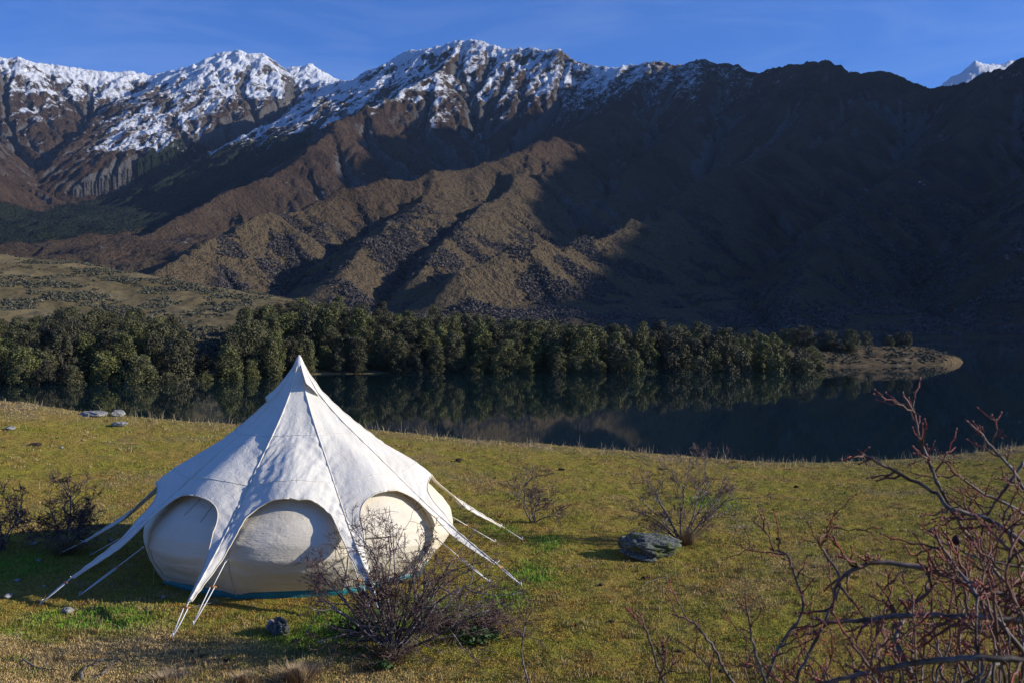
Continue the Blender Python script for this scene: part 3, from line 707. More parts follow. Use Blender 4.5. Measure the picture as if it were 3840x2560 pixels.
wd = mb.data('wall', wallm.mat); B = bm.new(); B.from_mesh(wd); bm.ops.remove_doubles(B, verts=B.verts, dist=.001); bm.ops.recalc_face_normals(B, faces=B.faces); B.to_mesh(wd); B.free()
wd.polygons.foreach_set('use_smooth', np.ones(len(wd.polygons), bool)); wall = link('wall', wd, tent)
for k in range(9):
    a = math.radians(TH[k]); s = MB(); hh = np.linspace(.02, 1.45, 26); rr = np.interp(hh, WH, WR)+.006
    s.tube(np.stack([rr*math.cos(a), rr*math.sin(a), hh], -1), .008, 5); s.build('wall_seam', trim.mat, tent)
# groundsheet: a shallow teal tray under the hem
mb = MB(); ring = []
for k in range(9):
    for u in np.linspace(0, 1, 8)[:-1]:
        ring.append(wall_pt(k, np.array(u), .03, 0, False)[:2])
ring = np.array(ring); rg = np.random.default_rng(9).normal(0, .008, len(ring))
lv = [(1.0, -.06), (1.012, .0), (1.006, .09), (.985, .14)]
V = np.concatenate([np.c_[ring*(s+rg[:, None]), np.full(len(ring), z)] for s, z in lv]); mb.add(V, grid_faces(4, len(ring), True)); mb.build('groundsheet', teal.mat, tent)
# door flap hanging over the lit panel, its shade cloth, and the zips
def wall_sheet(name, k, u0, u1, htop, hbot, mat, out=.02, nu=26, nh=18, thick=.003, curl=.0):
    uu = np.linspace(u0, u1, nu); g = []
    for j, f in enumerate(np.linspace(0, 1, nh)):
        hh = htop(uu)*(1-f)+hbot(uu)*f
        g.append(wall_pt(k, uu, hh, out+curl*f*f+.008*np.sin(uu*24+f*2)*f))
    o = link(name, mesh_data(name, np.concatenate(g), grid_faces(nh, nu), None, None, True, [mat]), tent)
    md = o.modifiers.new('thick', 'SOLIDIFY'); md.thickness = thick; return o
# panel 1 lies between the -24 and -62 seams; u runs from -24 to -62
wall_sheet('door_flap', 1, .10, .94, lambda u: 1.42-0*u, lambda u: .90-.12*u+.03*np.sin(u*9), wallm.mat, .022, 30, 18, .004, .035)
def zip_line(name, k, path, mat, r=.006, parent=None):
    pts = np.array([wall_pt(k, np.array(u), h, .004) for u, h in path]); s = MB(); s.tube(pts, r, 5); s.build(name, mat, parent or tent)
def arc(u0, u1, hb, ht, n=30):
    return [((u0+u1)/2-(u1-u0)/2*math.cos(math.pi*t)*1.0, hb+(ht-hb)*math.sin(math.pi*t)**.6) for t in np.linspace(0, 1, n)]
zip_line('door_zip', 3, [(.90+.05*math.sin(t*math.pi), .22+1.15*t) for t in np.linspace(0, 1, 18)], tapem.mat, .007)
zip_line('door_zip', 3, [(.90-.62*t, .22-.10*math.sin(t*math.pi*.9)) for t in np.linspace(0, 1, 18)], tapem.mat, .006)
for u, h0, dl, sw in ((.56, 1.36, .20, .05), (.33, 1.33, .22, .03)):
    zip_line('tie_tape', 3, [(u+sw*t*t, h0-.06-dl*t) for t in np.linspace(0, 1, 8)], tapem.mat, .006)
zip_line('tie_tape', 3, [(.42, .12), (.415, .06), (.41, .02)], trim.mat, .012)
for u, h0, dl, sw in ((.62, .86, .26, -.03), (.42, .88, .24, .03)):
    zip_line('tie_tape', 1, [(u+sw*t*t, h0-.06-dl*t) for t in np.linspace(0, 1, 8)], tapem.mat, .007)
for hy in (0, 1):  # stitched edge of the window in the shaded front panel
    pass
zip_line('window_stitching', 2, [(.10+.0*t, .55+.55*t) for t in np.linspace(0, 1, 9)], trim.mat, .004)
# vent hood near the peak, raised off the roof towards the sun side
a0, a1 = math.radians(-62), math.radians(-24)
def cone(a, r, lift=0):
    h = hs(r); return (r*math.cos(a), r*math.sin(a), h+lift)
V = []; n1, n2 = 14, 12
for i in range(n1):
    f = i/(n1-1); r = .05+.37*f
    for j in range(n2):
        g = j/(n2-1); a = a0+(a1-a0)*(-.04+.9*g); lift = .010+f*(.21*(1-g)**1.3+.03*math.sin(math.pi*g))
        rr = r*(math.cos((a1-a0)/2)/math.cos(a-(a0+a1)/2))
        V.append((rr*math.cos(a), rr*math.sin(a), hs(r)+lift))
vo = link('vent_hood', mesh_data('vent_hood', V, grid_faces(n1, n2), None, None, True, [canvas.mat]), tent); md = vo.modifiers.new('thick', 'SOLIDIFY'); md.thickness = .006
a0b, a1b = math.radians(-181), math.radians(-140)
V = []
for i in range(n1):
    f = i/(n1-1); r = .07+.47*f
    for j in range(n2):
        g = j/(n2-1); a = a0b+(a1b-a0b)*(.04+.9*g); V.append((r*.97*math.cos(a), r*.97*math.sin(a), hs(r)+.012+.10*f*math.sin(math.pi*g)**.8))
vo = link('vent_hood', mesh_data('vent_hood', V, grid_faces(n1, n2), None, None, True, [canvas.mat]), tent); md = vo.modifiers.new('thick', 'SOLIDIFY'); md.thickness = .006
# guy ropes: doubled below a wooden toggle, down to a steel peg
def local_ground(x, y): return mz(TX+x, TY+y)-TZ
def guy(a, r0, h0, r1, split, label=None, side=.03):
    ca, sa = math.cos(a), math.sin(a); p0 = np.array([r0*ca, r0*sa, h0]); z1 = local_ground(r1*ca, r1*sa); p1 = np.array([r1*ca, r1*sa, z1+.03])
    pm = p0+(p1-p0)*split; sd = np.array([-sa, ca, 0])*side
    s = MB(); s.tube([p0, pm], [.0075]*2, 6); s.tube([pm+sd, pm+(p1-pm)*.5+sd*.7, p1], [.0075]*3, 6); s.tube([pm-sd, pm+(p1-pm)*.5-sd*.7, p1], [.0075]*3, 6)
    s.tube([p0, p0+[.03*ca-.05*sa, .03*sa+.05*ca, .035]], [.007, .004], 5); s.tube([p0+[0, 0, .012], p0-[0, 0, .012]], [.018, .014], 6)
    ro = s.build('guy_rope', ropem.mat, tent)
    t = MB(); t.tube([pm-sd*1.7, pm+sd*1.7], [.012, .012], 7); t.build('toggle', toggm.mat, ro)
    t = MB(); t.tube([p1+[-.03*ca, -.03*sa, .05], p1+[0, 0, .04], p1+[.02*ca, .02*sa, -.12]], [.007, .009, .005], 6); t.build('peg', pegm.mat, ro)
for k, d in enumerate(TH):
    a = math.radians(d); guy(a, FLAP+.01, hs(FLAP)+.0, 3.86, .18)
    guy(a, 2.49, .60, 3.36, .42)
# a loose end hooked on the sunny side rope
s = MB(); a = math.radians(22); pts = [(r*math.cos(a)+.05*math.sin(a), r*math.sin(a)-.05*math.cos(a), hs(r)-.07+.02*math.sin(r*20)) for r in np.linspace(2.62, 2.95, 8)]
s.tube(pts, .010, 5); s.build('spare_rope', ropem.mat, tent)
# ================================================================ bare shrubs
def branch_mat(name, c1, c2, tip=None):
    b = NT(name); n_ = b.noise(b.coord('Object', (1, 1, 1)), 18, 4, .65)
    c = b.mix(b.ramp(n_, .38, .66), c1, c2)
    if tip: c = b.mix(b.ramp(b.attr('tip'), .35, .95), c, tip)
    b.bsdf(c, .6, b.bump(n_, .4, .004), .35); return b.mat
barkm = branch_mat('shrub_bark', (.06, .045, .04), (.26, .23, .225))
twigm = branch_mat('shrub_twigs', (.06, .032, .028), (.17, .105, .10))
def grow(r, p, d, L, rad, depth, maxd, out, bias, wig=.22, seg=5, kids=(3, 5), spread=.75, shrink=.62, grav=-.02, twig_from=2):
    pts = [np.array(p, float)]; d = np.array(d, float); d /= np.linalg.norm(d)
    for i in range(seg):
        d = d+r.normal(0, wig, 3)+bias*(.16 if depth == 0 else .05)+np.array([0, 0, grav]); d /= np.linalg.norm(d); pts.append(pts[-1]+d*L/seg)
    pts = np.array(pts); rr = np.linspace(rad, rad*.45 if depth < maxd else rad*.3, seg+1)
    out[1 if depth >= twig_from else 0].append((pts, rr))
    if depth >= maxd: return
    nk = r.integers(kids[0], kids[1]+1)+(0 if depth else 1)
    for _ in range(nk):
        f = r.uniform(.25, 1.); i = f*seg; i0 = min(int(i), seg-1); q = pts[i0]+(pts[i0+1]-pts[i0])*(i-i0)
        nd = d*.8+r.normal(0, spread, 3)*np.array([1, 1, .8]); L2 = L*shrink*r.uniform(.6, 1.15)
        grow(r, q, nd, L2, max(rad*.55*(1-.3*f), .0022), depth+1, maxd, out, bias, wig, max(3, seg-1), kids, spread, shrink, grav, twig_from)
def shrub(name, px, py, stems, label, seed, maxd=4, twigr=1.0, group=None, kids=(3, 5), sp=.75, shrink=.62, cat='shrub', pos=None, wig=.22, thin=1.0, upb=.45):
    x, y, z = pos or ground_at(px, py); r = np.random.default_rng(seed); o = empty(name, (x, y, z-.02), label, cat, group); out = ([], [])
    s_ = y/F                                         # metres to one picture unit at this distance
    for (dx, up, ty, rad) in stems:                  # each stem heads for a point dx, up (picture units) and ty metres in depth
        tgt = np.array([dx*s_, ty, up*s_]); L = np.linalg.norm(tgt)*.84; p0 = r.normal(0, .03, 3)*[1, 1, 0]
        grow(r, p0, tgt/np.linalg.norm(tgt)+[0, 0, upb]+r.normal(0, .05, 3), L, rad, 0, maxd, out, tgt/np.linalg.norm(tgt), wig, 7, kids, sp, shrink, -.01)
    mb = MB()
    for pts, rr in out[0]: mb.tube(pts, rr*thin*1.25, 6)
    mb.build('branches', barkm, o)
    mb = MB()
    for pts, rr in out[1]: mb.tube(pts, np.maximum(rr*1.15, .0030*twigr), 3, False)
    mb.build('twigs', twigm, o); print(name, len(out[0]), len(out[1])); return o
rs_ = np.random.default_rng(4)
BIG = [(-255, 175, -.2), (-215, 215, .3), (-170, 150, -.5), (-150, 245, .2), (-110, 220, -.4), (-85, 265, .4), (-60, 200, .1), (-35, 280, -.2), (-15, 240, .5), (10, 285, .1), (30, 225, -.5), (55, 270, .3), (80, 245, -.1), (105, 200, .5),
       (140, 235, .1), (170, 180, -.4), (205, 205, .3), (240, 165, 0), (285, 185, .2), (280, 115, -.2), (225, 75, .4), (-130, 110, .5), (-240, 90, .1), (40, 140, -.7), (-40, 130, .8), (130, 110, .7)]
shrub('bare_shrub', 905, 1500, [(a, b, c, .010+.006*rs_.random()) for a, b, c in BIG],
      'largest bare thorny shrub, grey and tangled, in front of the tent', 21, 4, .8, upb=.38, kids=(3, 5), shrink=.5, sp=.62, wig=.13)
shrub('bare_sapling', 1208, 1585, [(-3, 190, 0, .012)], 'thin bare sapling with one crooked stem and a bushy top, right of the big shrub', 5, 0, pos=None) if False else None
shrub('bare_shrub', 1565, 1245, [(-135, 95, .1, .012), (-95, 150, .3, .013), (-50, 165, -.2, .014), (-10, 160, .2, .014), (45, 150, -.2, .013), (105, 110, .3, .013), (135, 140, 0, .012), (-145, 130, -.3, .012), (80, 165, .2, .012), (-75, 80, .2, .010), (95, 60, -.2, .010)],
      'rounded bare shrub growing behind the lichen-covered boulder', 31, 4, .9, kids=(3, 5), shrink=.55, sp=.6, wig=.13, upb=.1)
shrub('bare_shrub', 1225, 1200, [(-50, 115, .1, .014), (-30, 95, -.3, .012), (15, 80, .2, .014), (45, 85, -.2, .012), (70, 35, 0, .011), (-60, 70, .3, .010)],
      'small sparse leaning shrub between the tent and the boulder', 41, 4, 1.2, kids=(3, 4), shrink=.58, sp=.6)
shrub('bare_shrub', 152, 1262, [(-60, 130, .2, .014), (-20, 150, -.2, .014), (25, 120, .2, .014), (70, 75, -.2, .014), (95, 85, .1, .013), (45, 55, .4, .012), (-45, 60, 0, .010)],
      'dark bare shrub at the left, half in the shadow of the tent', 51, 4, 1.0, kids=(4, 5), shrink=.56, sp=.6, wig=.17)
shrub('bare_shrub', 5, 1262, [(10, 160, .1, .013), (-20, 120, -.2, .012), (25, 100, .2, .010), (-40, 90, 0, .01)], 'bare shrub cut off by the left edge of the photo', 61, 4, 1.2, kids=(4, 5), shrink=.55)
# low heap of dead twigs at the foot of the big shrub
shrub('twig_heap', 1075, 1450, [(-60, 25, .1, .008), (-30, 45, -.2, .008), (10, 35, .2, .008), (50, 40, -.1, .008), (80, 15, .2, .007), (-90, 18, -.2, .007), (110, 25, 0, .006)], 'low tangle of dead brown twigs right of the big shrub', 75, 4, 1.0, kids=(4, 5), shrink=.6, cat='twigs')
# sapling: crooked stem rising from the bottom edge
x, y, z = ground_at(1205, 1567); y -= .25; x = (1210-CX)/F*y; z = mz(x, y); sp_ = empty('bare_sapling', (x, y, z), 'thin bare sapling with a crooked stem and bushy top, right of the big shrub', 'sapling')
SP = [(0, 0), (3, 22), (-8, 58), (-13, 90), (-9, 122), (-5, 150)]; k_ = y/F
st = MB(); tube_pts = np.array([(a*k_, .02*math.sin(b), b*k_) for a, b in SP]); st.tube(tube_pts, [.014, .013, .011, .009, .008, .006], 6)
r = np.random.default_rng(8); out = ([], [])
for a, b in ((-45, 40), (-15, 55), (15, 60), (45, 30), (60, 8), (-60, 15), (20, 20), (0, 45)):
    grow(r, tube_pts[-1-(b < 20)], np.array([a, r.normal(0, 20), b]), math.hypot(a, b)*k_*.75, .004, 1, 3, out, np.array([a, 0, b])/60, .2, 5, (4, 6), .8, .6, 0, 1)
for (a, b, L) in ((30, 20, 30),): grow(r, tube_pts[1], np.array([a, 0, b]), L*k_, .004, 2, 3, out, np.array([.5, 0, .5]), .2, 4, (2, 3), .5, .6, 0, 1)
st.build('stem', barkm, sp_)
tw = MB()
for pts, rr in out[0]+out[1]: tw.tube(pts, np.maximum(rr, .0018), 3, False)
tw.build('twigs', twigm, sp_)

# ---------------------------------------------------------------- thorny shrub close to the camera
rosem = branch_mat('rose_stems', (.055, .026, .014), (.13, .07, .045), (.26, .035, .02))
rosem2 = branch_mat('rose_grey_stems', (.05, .032, .02), (.17, .13, .11), (.22, .06, .04))
rr_ = np.random.default_rng(99)
KEY = [  # hand-laid canes: (picture x, y, distance) and radius at the foot
 ([(2420,1310,3.0),(2352,1250,3.0),(2262,1190,3.05),(2180,1170,3.05),(2140,1130,3.1),(2060,1090,3.1),(2005,1060,3.1),(1972,1042,3.1)], .0085, 1),
 ([(2300,1330,3.2),(2230,1240,3.2),(2190,1180,3.15),(2160,1120,3.1),(2135,1060,3.1),(2112,1010,3.1),(2100,950,3.1),(2072,903,3.1)], .0065, 1),
 ([(2400,1200,2.9),(2352,1120,2.9),(2330,1080,2.9),(2290,1040,2.9),(2262,1005,2.9),(2228,970,2.9)], .0055, 1),
 ([(2450,1420,2.7),(2352,1375,2.7),(2250,1350,2.7),(2180,1320,2.75),(2090,1295,2.8),(2010,1290,2.8),(1950,1310,2.8),(1918,1345,2.8),(1908,1400,2.8)], .0095, 1),
 ([(2450,1440,2.6),(2352,1425,2.6),(2200,1415,2.6),(2060,1412,2.65),(1960,1425,2.7),(1900,1425,2.7),(1870,1418,2.7)], .0090, 1),
 ([(2450,1520,2.3),(2352,1515,2.3),(2230,1508,2.3),(2100,1520,2.35),(1980,1545,2.4),(1880,1572,2.4),(1780,1600,2.4)], .0090, 1),
 ([(2352,1500,2.5),(2300,1430,2.5),(2240,1360,2.55),(2190,1290,2.6),(2150,1230,2.6)], .0075, 0),
 ([(1850,1640,2.9),(1830,1570,2.9),(1870,1480,2.9),(1905,1400,2.9),(1930,1330,2.9),(1895,1270,2.95),(1880,1235,2.95),(1920,1205,3.0)], .0055, 0),
 ([(1560,1640,3.3),(1520,1560,3.3),(1500,1500,3.3),(1482,1440,3.3),(1468,1408,3.3)], .0052, 1),
 ([(1760,1640,3.2),(1680,1560,3.2),(1640,1480,3.2),(1600,1430,3.2),(1545,1405,3.2)], .0060, 0),
 ([(1700,1650,3.1),(1760,1560,3.1),(1800,1470,3.1),(1850,1400,3.1),(1830,1320,3.1),(1812,1270,3.1),(1780,1262,3.1)], .0060, 0),
 ([(1790,1650,3.0),(1740,1520,3.0),(1720,1440,3.0),(1710,1360,3.0)], .0050, 0),
 ([(2150,1640,2.6),(2080,1520,2.6),(2060,1460,2.65),(2090,1400,2.7),(2150,1340,2.7)], .0085, 1),
 ([(2380,1200,3.1),(2300,1150,3.1),(2250,1130,3.1),(2210,1100,3.1),(2180,1080,3.1)], .0055, 1),
 ([(2352,1060,3.0),(2310,1120,3.0),(2270,1180,3.05),(2250,1250,3.1),(2280,1330,3.1)], .0050, 1),
 ([(2352,1300,3.3),(2260,1285,3.3),(2180,1250,3.3),(2120,1215,3.3)], .0050, 1),
]
bx, by = 1.75, 2.75; bz = -1.72
rose = empty('thorny_shrub', (bx, by, bz), 'red-twigged thorny shrub close to the camera in the lower right corner', 'shrub')
canes = MB(); twg = MB(); buds = MB(); brr = np.array([bx, by, bz])
thorn = canes
def smooth_path(pts, n):
    pts = np.asarray(pts, float); t = np.arange(len(pts)); tt = np.linspace(0, len(pts)-1, n); out = []
    for q in tt:
        i = int(min(max(math.floor(q), 0), len(pts)-2)); f = q-i; p0 = pts[max(i-1, 0)]; p1 = pts[i]; p2 = pts[i+1]; p3 = pts[min(i+2, len(pts)-1)]
        out.append(.5*((2*p1)+(-p0+p2)*f+(2*p0-5*p1+4*p2-p3)*f*f+(-p0+3*p1-3*p2+p3)*f**3))
    return np.array(out)
def side_shoot(p, d, L, rad, depth):
    n_ = max(3, int(L/.022)); pts = [p]; d = d/np.linalg.norm(d); z = 1
    for i in range(n_):
        z = -z; lat = np.cross(d, [0, -1, 0]); d2 = d+lat*z*.24+rr_.normal(0, .13, 3); d2 /= np.linalg.norm(d2); d = d*.85+d2*.15+np.array([0, 0, .012]); pts.append(pts[-1]+d2*L/n_)
    pts = np.array(pts); k = len(pts); tipv = np.linspace(.15+.15*depth, 1, k)
    twg.tube(pts-brr, np.linspace(rad, rad*.5, k)*(1+.25*(np.arange(k) % 2)), 5, True, tipv)
    buds.tube([pts[-1]-brr, pts[-1]-brr+d*.004, pts[-1]-brr+d*.010], [rad*.5, rad*.9+.0012, .0004], 6, True, [1, 1, 1])
    for i in range(1, k-1):
        if rr_.random() < .6:
            lat = rr_.normal(0, 1, 3); lat -= d*np.dot(lat, d); lat /= np.linalg.norm(lat); q = pts[i]-brr
            buds.tube([q, q+lat*.005+d*.002, q+lat*.009+d*.005], [rad*.6, .0017, .0004], 4, True, [.8, 1, 1])
        if depth < 2 and rr_.random() < (.34 if depth == 0 else .22):
            s = rr_.normal(0, .55, 3); side_shoot(pts[i], d*.7+s+np.array([0, 0, .25]), L*rr_.uniform(.3, .6), rad*.7, depth+1)
for path, r0, grey in KEY:
    w = np.array([P(*q) for q in path]); n_ = max(10, int(np.linalg.norm(np.diff(w, axis=0), axis=1).sum()/.02)); sp = smooth_path(w, n_)
    sp = sp+np.cumsum(rr_.normal(0, .0012, sp.shape), axis=0)*.6+rr_.normal(0, .0016, sp.shape)
    rad = np.linspace(r0, r0*.42, n_)*(1+.12*rr_.random(n_))
    (canes).tube(sp-brr, rad, 8, True, np.linspace(0, .75, n_)*(np.linspace(0, 1, n_) > .55))
    tg = np.gradient(sp, axis=0)
    buds.tube([sp[-1]-brr, sp[-1]-brr+tg[-1]/np.linalg.norm(tg[-1])*.012], [r0*.55, .001], 6, True, [1, 1])
    for i in range(2, n_-1):
        d = tg[i]/np.linalg.norm(tg[i])
        if rr_.random() < .40:
            s = rr_.normal(0, 1, 3); s -= d*np.dot(s, d); s /= np.linalg.norm(s); side_shoot(sp[i], d*.55+s*.8+np.array([0, 0, .2]), rr_.uniform(.03, .17), r0*.42, 0)
        if rr_.random() < .35:
            lat = rr_.normal(0, 1, 3); lat -= d*np.dot(lat, d); lat /= np.linalg.norm(lat); q = sp[i]-brr
            thorn.tube([q, q+lat*(rad[i]+.005), q+lat*(rad[i]+.011)-d*.004], [.0026, .0015, .0003], 5, True, .6)
# random inner canes filling the corner
for _ in range(50):
    px = 2352-abs(rr_.normal(0, 400)); px = px if px > 1480 else rr_.uniform(1500, 2200); px = min(px, 2480); t = (2352-px)/700; dist = rr_.uniform(2.3, 3.5)
    ytop = np.interp(px, [1500, 1700, 1900, 2100, 2250, 2352], [1500, 1450, 1390, 1310, 1190, 1140])+abs(rr_.normal(0, 120)); x0 = px+rr_.normal(40, 80)
    n0 = 5; path = [(x0+(px-x0)*f+rr_.normal(0, 16), 1680+(ytop-1680)*f+rr_.normal(0, 12), dist+rr_.normal(0, .04)) for f in np.linspace(0, 1, n0)]
    w = np.array([P(*q) for q in path]); L_ = np.linalg.norm(np.diff(w, axis=0), axis=1).sum(); n_ = max(8, int(L_/.022)); sp = smooth_path(w, n_)+rr_.normal(0, .0018, (n_, 3)); r0 = rr_.uniform(.003, .0055)
    canes.tube(sp-brr, np.linspace(r0, r0*.5, n_), 6, True, np.linspace(0, .9, n_)*(np.linspace(0, 1, n_) > .5)); tg = np.gradient(sp, axis=0)
    for i in range(2, n_-1):
        if rr_.random() < .42:
            d = tg[i]/np.linalg.norm(tg[i]); s = rr_.normal(0, 1, 3); s -= d*np.dot(s, d); s /= np.linalg.norm(s); side_shoot(sp[i], d*.55+s*.8+np.array([0, 0, .15]), rr_.uniform(.02, .13), r0*.6, 0)
# feet of the canes gather at the root
for i in range(9):
    a = i*.7; canes.tube([np.array([.05*math.cos(a), .05*math.sin(a), -.05]), np.array([.2*math.cos(a)-.1, .25*math.sin(a), .35]), np.array([.35*math.cos(a)-.15, .35*math.sin(a), .62])], [.012, .009, .006], 6, True, [0, 0, 0])
canes.build('canes', rosem2, rose, attr='tip'); twg.build('shoots', rosem, rose, attr='tip')
budm = NT('red_buds'); budm.bsdf(budm.mix(budm.noise(budm.coord(), 40, 2), (.13, .022, .018), (.20, .07, .06)), .5, None, .4); buds.build('buds', budm.mat, rose)
w = np.array(P(1966*1.0+0, 1235, 2.95)); 
# one shrivelled dark hip hanging among the twigs
hp = MB(); q = np.array(P(2197, 1240, 2.95))-brr
hp.tube([q+[0, 0, .016], q+[0, 0, .010], q, q-[0, 0, .010], q-[0, 0, .014]], [.003, .010, .014, .009, .002], 10); hipm = NT('dark_hip'); hipm.bsdf((.04, .012, .012), .6); hp.build('hip', hipm.mat, rose)

# ---------------------------------------------------------------- tussocks, ferns
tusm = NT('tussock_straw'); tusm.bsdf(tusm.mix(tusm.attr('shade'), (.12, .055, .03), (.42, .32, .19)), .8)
def tussock(px, py, W, H, label, seed, n=900, off=0.0, red=False):
    x, y, z = ground_at(px, py); y -= off; x = (px-CX)/F*y; z = mz(x, y); r = np.random.default_rng(seed); mbt = MB(); s = y/F; V = []; T = []; S = []; k = 0
    for i in range(n):
        a = r.random()*6.28; rd = W*s*.5*abs(r.normal(0, .35)); b = np.array([rd*math.cos(a), rd*math.sin(a), -.01]); h = H*s*r.uniform(.45, 1.1); ln = rd*1.6+r.normal(0, .12)*h
        tip = b+np.array([ln*math.cos(a)+r.normal(0, .15)*h, ln*math.sin(a), h]); mid = (b+tip)/2+np.array([0, 0, .12*h]); wv = np.array([math.cos(a+1.57), math.sin(a+1.57), 0])*.0035
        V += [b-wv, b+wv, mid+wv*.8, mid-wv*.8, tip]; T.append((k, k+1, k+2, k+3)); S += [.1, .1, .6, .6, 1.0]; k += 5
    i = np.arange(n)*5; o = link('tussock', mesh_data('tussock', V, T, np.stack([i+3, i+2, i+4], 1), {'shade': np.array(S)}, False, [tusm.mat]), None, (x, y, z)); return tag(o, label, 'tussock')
tussock(688, 1566, 90, 44, 'round dry tussock with dark base at the bottom edge below the big shrub', 1)
tussock(560, 1566, 50, 24, 'small reddish tussock left of the round tussock at the bottom edge', 2, 400)
tussock(380, 1566, 100, 20, 'low pale tussock at the bottom edge, furthest left of the tussocks', 3, 700)
tussock(1580, 1248, 50, 40, 'golden grass tuft at the foot of the shrub behind the boulder', 4, 500)
tussock(900, 1515, 120, 45, 'dry grass tuft round the foot of the big front shrub', 6, 700)
tussock(150, 1270, 110, 45, 'reddish dry grass tuft round the foot of the shrub at the left', 7, 600)
fern = NT('fern_green'); fern.bsdf(fern.mix(fern.noise(fern.coord(), 8, 3), (.02, .05, .012), (.06, .13, .03)), .6, None, .3)
def leafy(px, py, W, H, label, seed, n=260):
    x, y, z = ground_at(px, py); r = np.random.default_rng(seed); s = y/F; V = []; Q = []; k = 0
    for i in range(n):
        a = r.random()*6.28; rd = W*s*.5*math.sqrt(r.random()); c = np.array([rd*math.cos(a), rd*math.sin(a)*.7, H*s*r.random()*(1-rd/(W*s))]); d = r.normal(size=3); d[2] = abs(d[2])*.5; d /= np.linalg.norm(d); b = np.cross(d, r.normal(size=3)); b /= np.linalg.norm(b); L = r.uniform(.03, .075)
        V += [c, c+d*L*.5+b*L*.3, c+d*L, c+d*L*.5-b*L*.3]; Q.append((k, k+1, k+2, k+3)); k += 4
        V += [(-.004, 0, -.01), (.004, 0, -.01), c+[.003, 0, 0], c-[.003, 0, 0]]; Q.append((k, k+1, k+2, k+3)); k += 4
    return tag(link('leafy_plant', mesh_data('leafy_plant', V, Q, None, None, False, [fern.mat]), None, (x, y, z)), label, 'plant')
leafy(830, 1455, 150, 45, 'low green leafy plant under the left side of the big shrub', 1, 420)
leafy(1095, 1475, 110, 40, 'dark green leafy plant beside the dead twig heap', 2, 280)
leafy(875, 1535, 60, 22, 'small leafy plant at the front foot of the big shrub', 3, 120)

# ================================================================ rocks, dead wood, droppings
rk = NT('lichen_rock'); rc_ = rk.coord('Object')
r1 = rk.noise(rc_, 3.5, 6, .7); r2 = rk.noise(rc_, 22, 4, .75); r3 = rk.n('ShaderNodeTexVoronoi', {'Vector': rc_, 'Scale': 30.}, feature='F1').outputs['Distance']
c = rk.mix(rk.ramp(r2, .35, .68), (.05, .055, .048), (.20, .215, .19)); c = rk.mix(rk.ramp(r1, .52, .6), c, (.10, .12, .025))
rk.bsdf(c, .9, rk.bump(rk.math('ADD', rk.math('ADD', r1, r2), rk.math('MULTIPLY', r3, .3)), 1.0, .03), .15)
rk2 = NT('pale_stone'); r2 = rk2.noise(rk2.coord('Object'), 14, 5, .75); rk2.bsdf(rk2.mix(rk2.ramp(r2, .35, .65), (.12, .115, .105), (.38, .37, .34)), .9, rk2.bump(r2, .9, .02), .15)
soil = NT('dark_clod'); soil.bsdf(soil.mix(soil.noise(soil.coord(), 20, 3), (.02, .014, .01), (.06, .045, .03)), .95)
def rock(px, py, w, d, h, seed, mat, label, cat='rock', name='rock', rz=0, cut=.0, sub=5, sink=.3, lump=.35):
    x, y, z = ground_at(px, py); s = y/F; y += d*.45; B = bm.new(); bm.ops.create_icosphere(B, subdivisions=sub, radius=1)
    co = np.array([v.co[:] for v in B.verts]); r = np.random.default_rng(seed)
    # chip flat faces off, then roughen
    for _ in range(11):
        nn = r.normal(size=3); nn /= np.linalg.norm(nn); lim = r.uniform(.55, .9); dt = co@nn; over = np.maximum(dt-lim, 0); co = co-over[:, None]*nn*.92
    nz = fbm(co[:, 0]*1.3+co[:, 2]*1.9+seed, co[:, 1]*1.3-co[:, 2]+seed, 5, seed, .55); nr = co/np.linalg.norm(co, axis=1)[:, None]; co = co+nr*(nz*lump)[:, None]
    nz = ridged(co[:, 0]*3.2+co[:, 2]*4, co[:, 1]*3.2+co[:, 2]*3.2, 5, seed+3, .6); co = co+nr*(nz*.085)[:, None]
    co = co*[w*s/2, d/2, h*s*.62]; co[:, 2] += h*s*.62*(1-sink*1.2)
    for v, c_ in zip(B.verts, co): v.co = c_
    me = bpy.data.meshes.new(name); B.to_mesh(me); B.free(); me.materials.append(mat); me.polygons.foreach_set('use_smooth', np.ones(len(me.polygons), bool))
    return tag(link(name, me, None, (x, y, z)), label, cat)
b_ = rock(1503, 1289, 152, .85, 50, 12, rk.mat, 'large flat grey boulder with green lichen, below the rounded shrub', 'boulder', 'boulder', lump=.5)
rock(1440, 1268, 34, .3, 34, 14, rk.mat, 'small knob of lichen rock against the left end of the boulder', 'rock', 'rock')
rock(640, 1462, 46, .3, 40, 15, rk.mat, 'angular grey rock on the grass left of the big shrub', lump=.3)
rock(648, 1462, 24, .2, 30, 16, rk2.mat, 'upright pale slab leaning against the angular rock')
rock(620, 1456, 24, .2, 26, 17, rk2.mat, 'darker small chunk at the left of the angular rock')
rock(208, 957, 66, .7, 13, 18, rk2.mat, 'long flat grey slab on the left crest of the meadow', lump=.2)
rock(262, 957, 34, .5, 15, 19, rk2.mat, 'small peaked grey rock right of the long slab on the crest', lump=.2)
rock(270, 980, 36, .4, 11, 20, rk2.mat, 'flat pale stone lying just below the peaked crest rock', lump=.2)
rock(18, 988, 26, .3, 9, 21, rk2.mat, 'white stone near the left edge below the crest', lump=.2)
rock(139, 1029, 10, .1, 4, 22, rk2.mat, 'tiny white stone on the slope below the long slab', lump=.2, sub=3)
rock(75, 1026, 34, .4, 8, 23, soil.mat, 'patch of dark rock showing through turf on the left slope', lump=.2)
rock(1053, 1061, 15, .15, 11, 24, soil.mat, 'dark lump of rock on the grass behind the tent', sub=4)
rock(151, 1409, 26, .15, 12, 25, rk2.mat, 'white stone beside the left guy rope peg', sub=4)
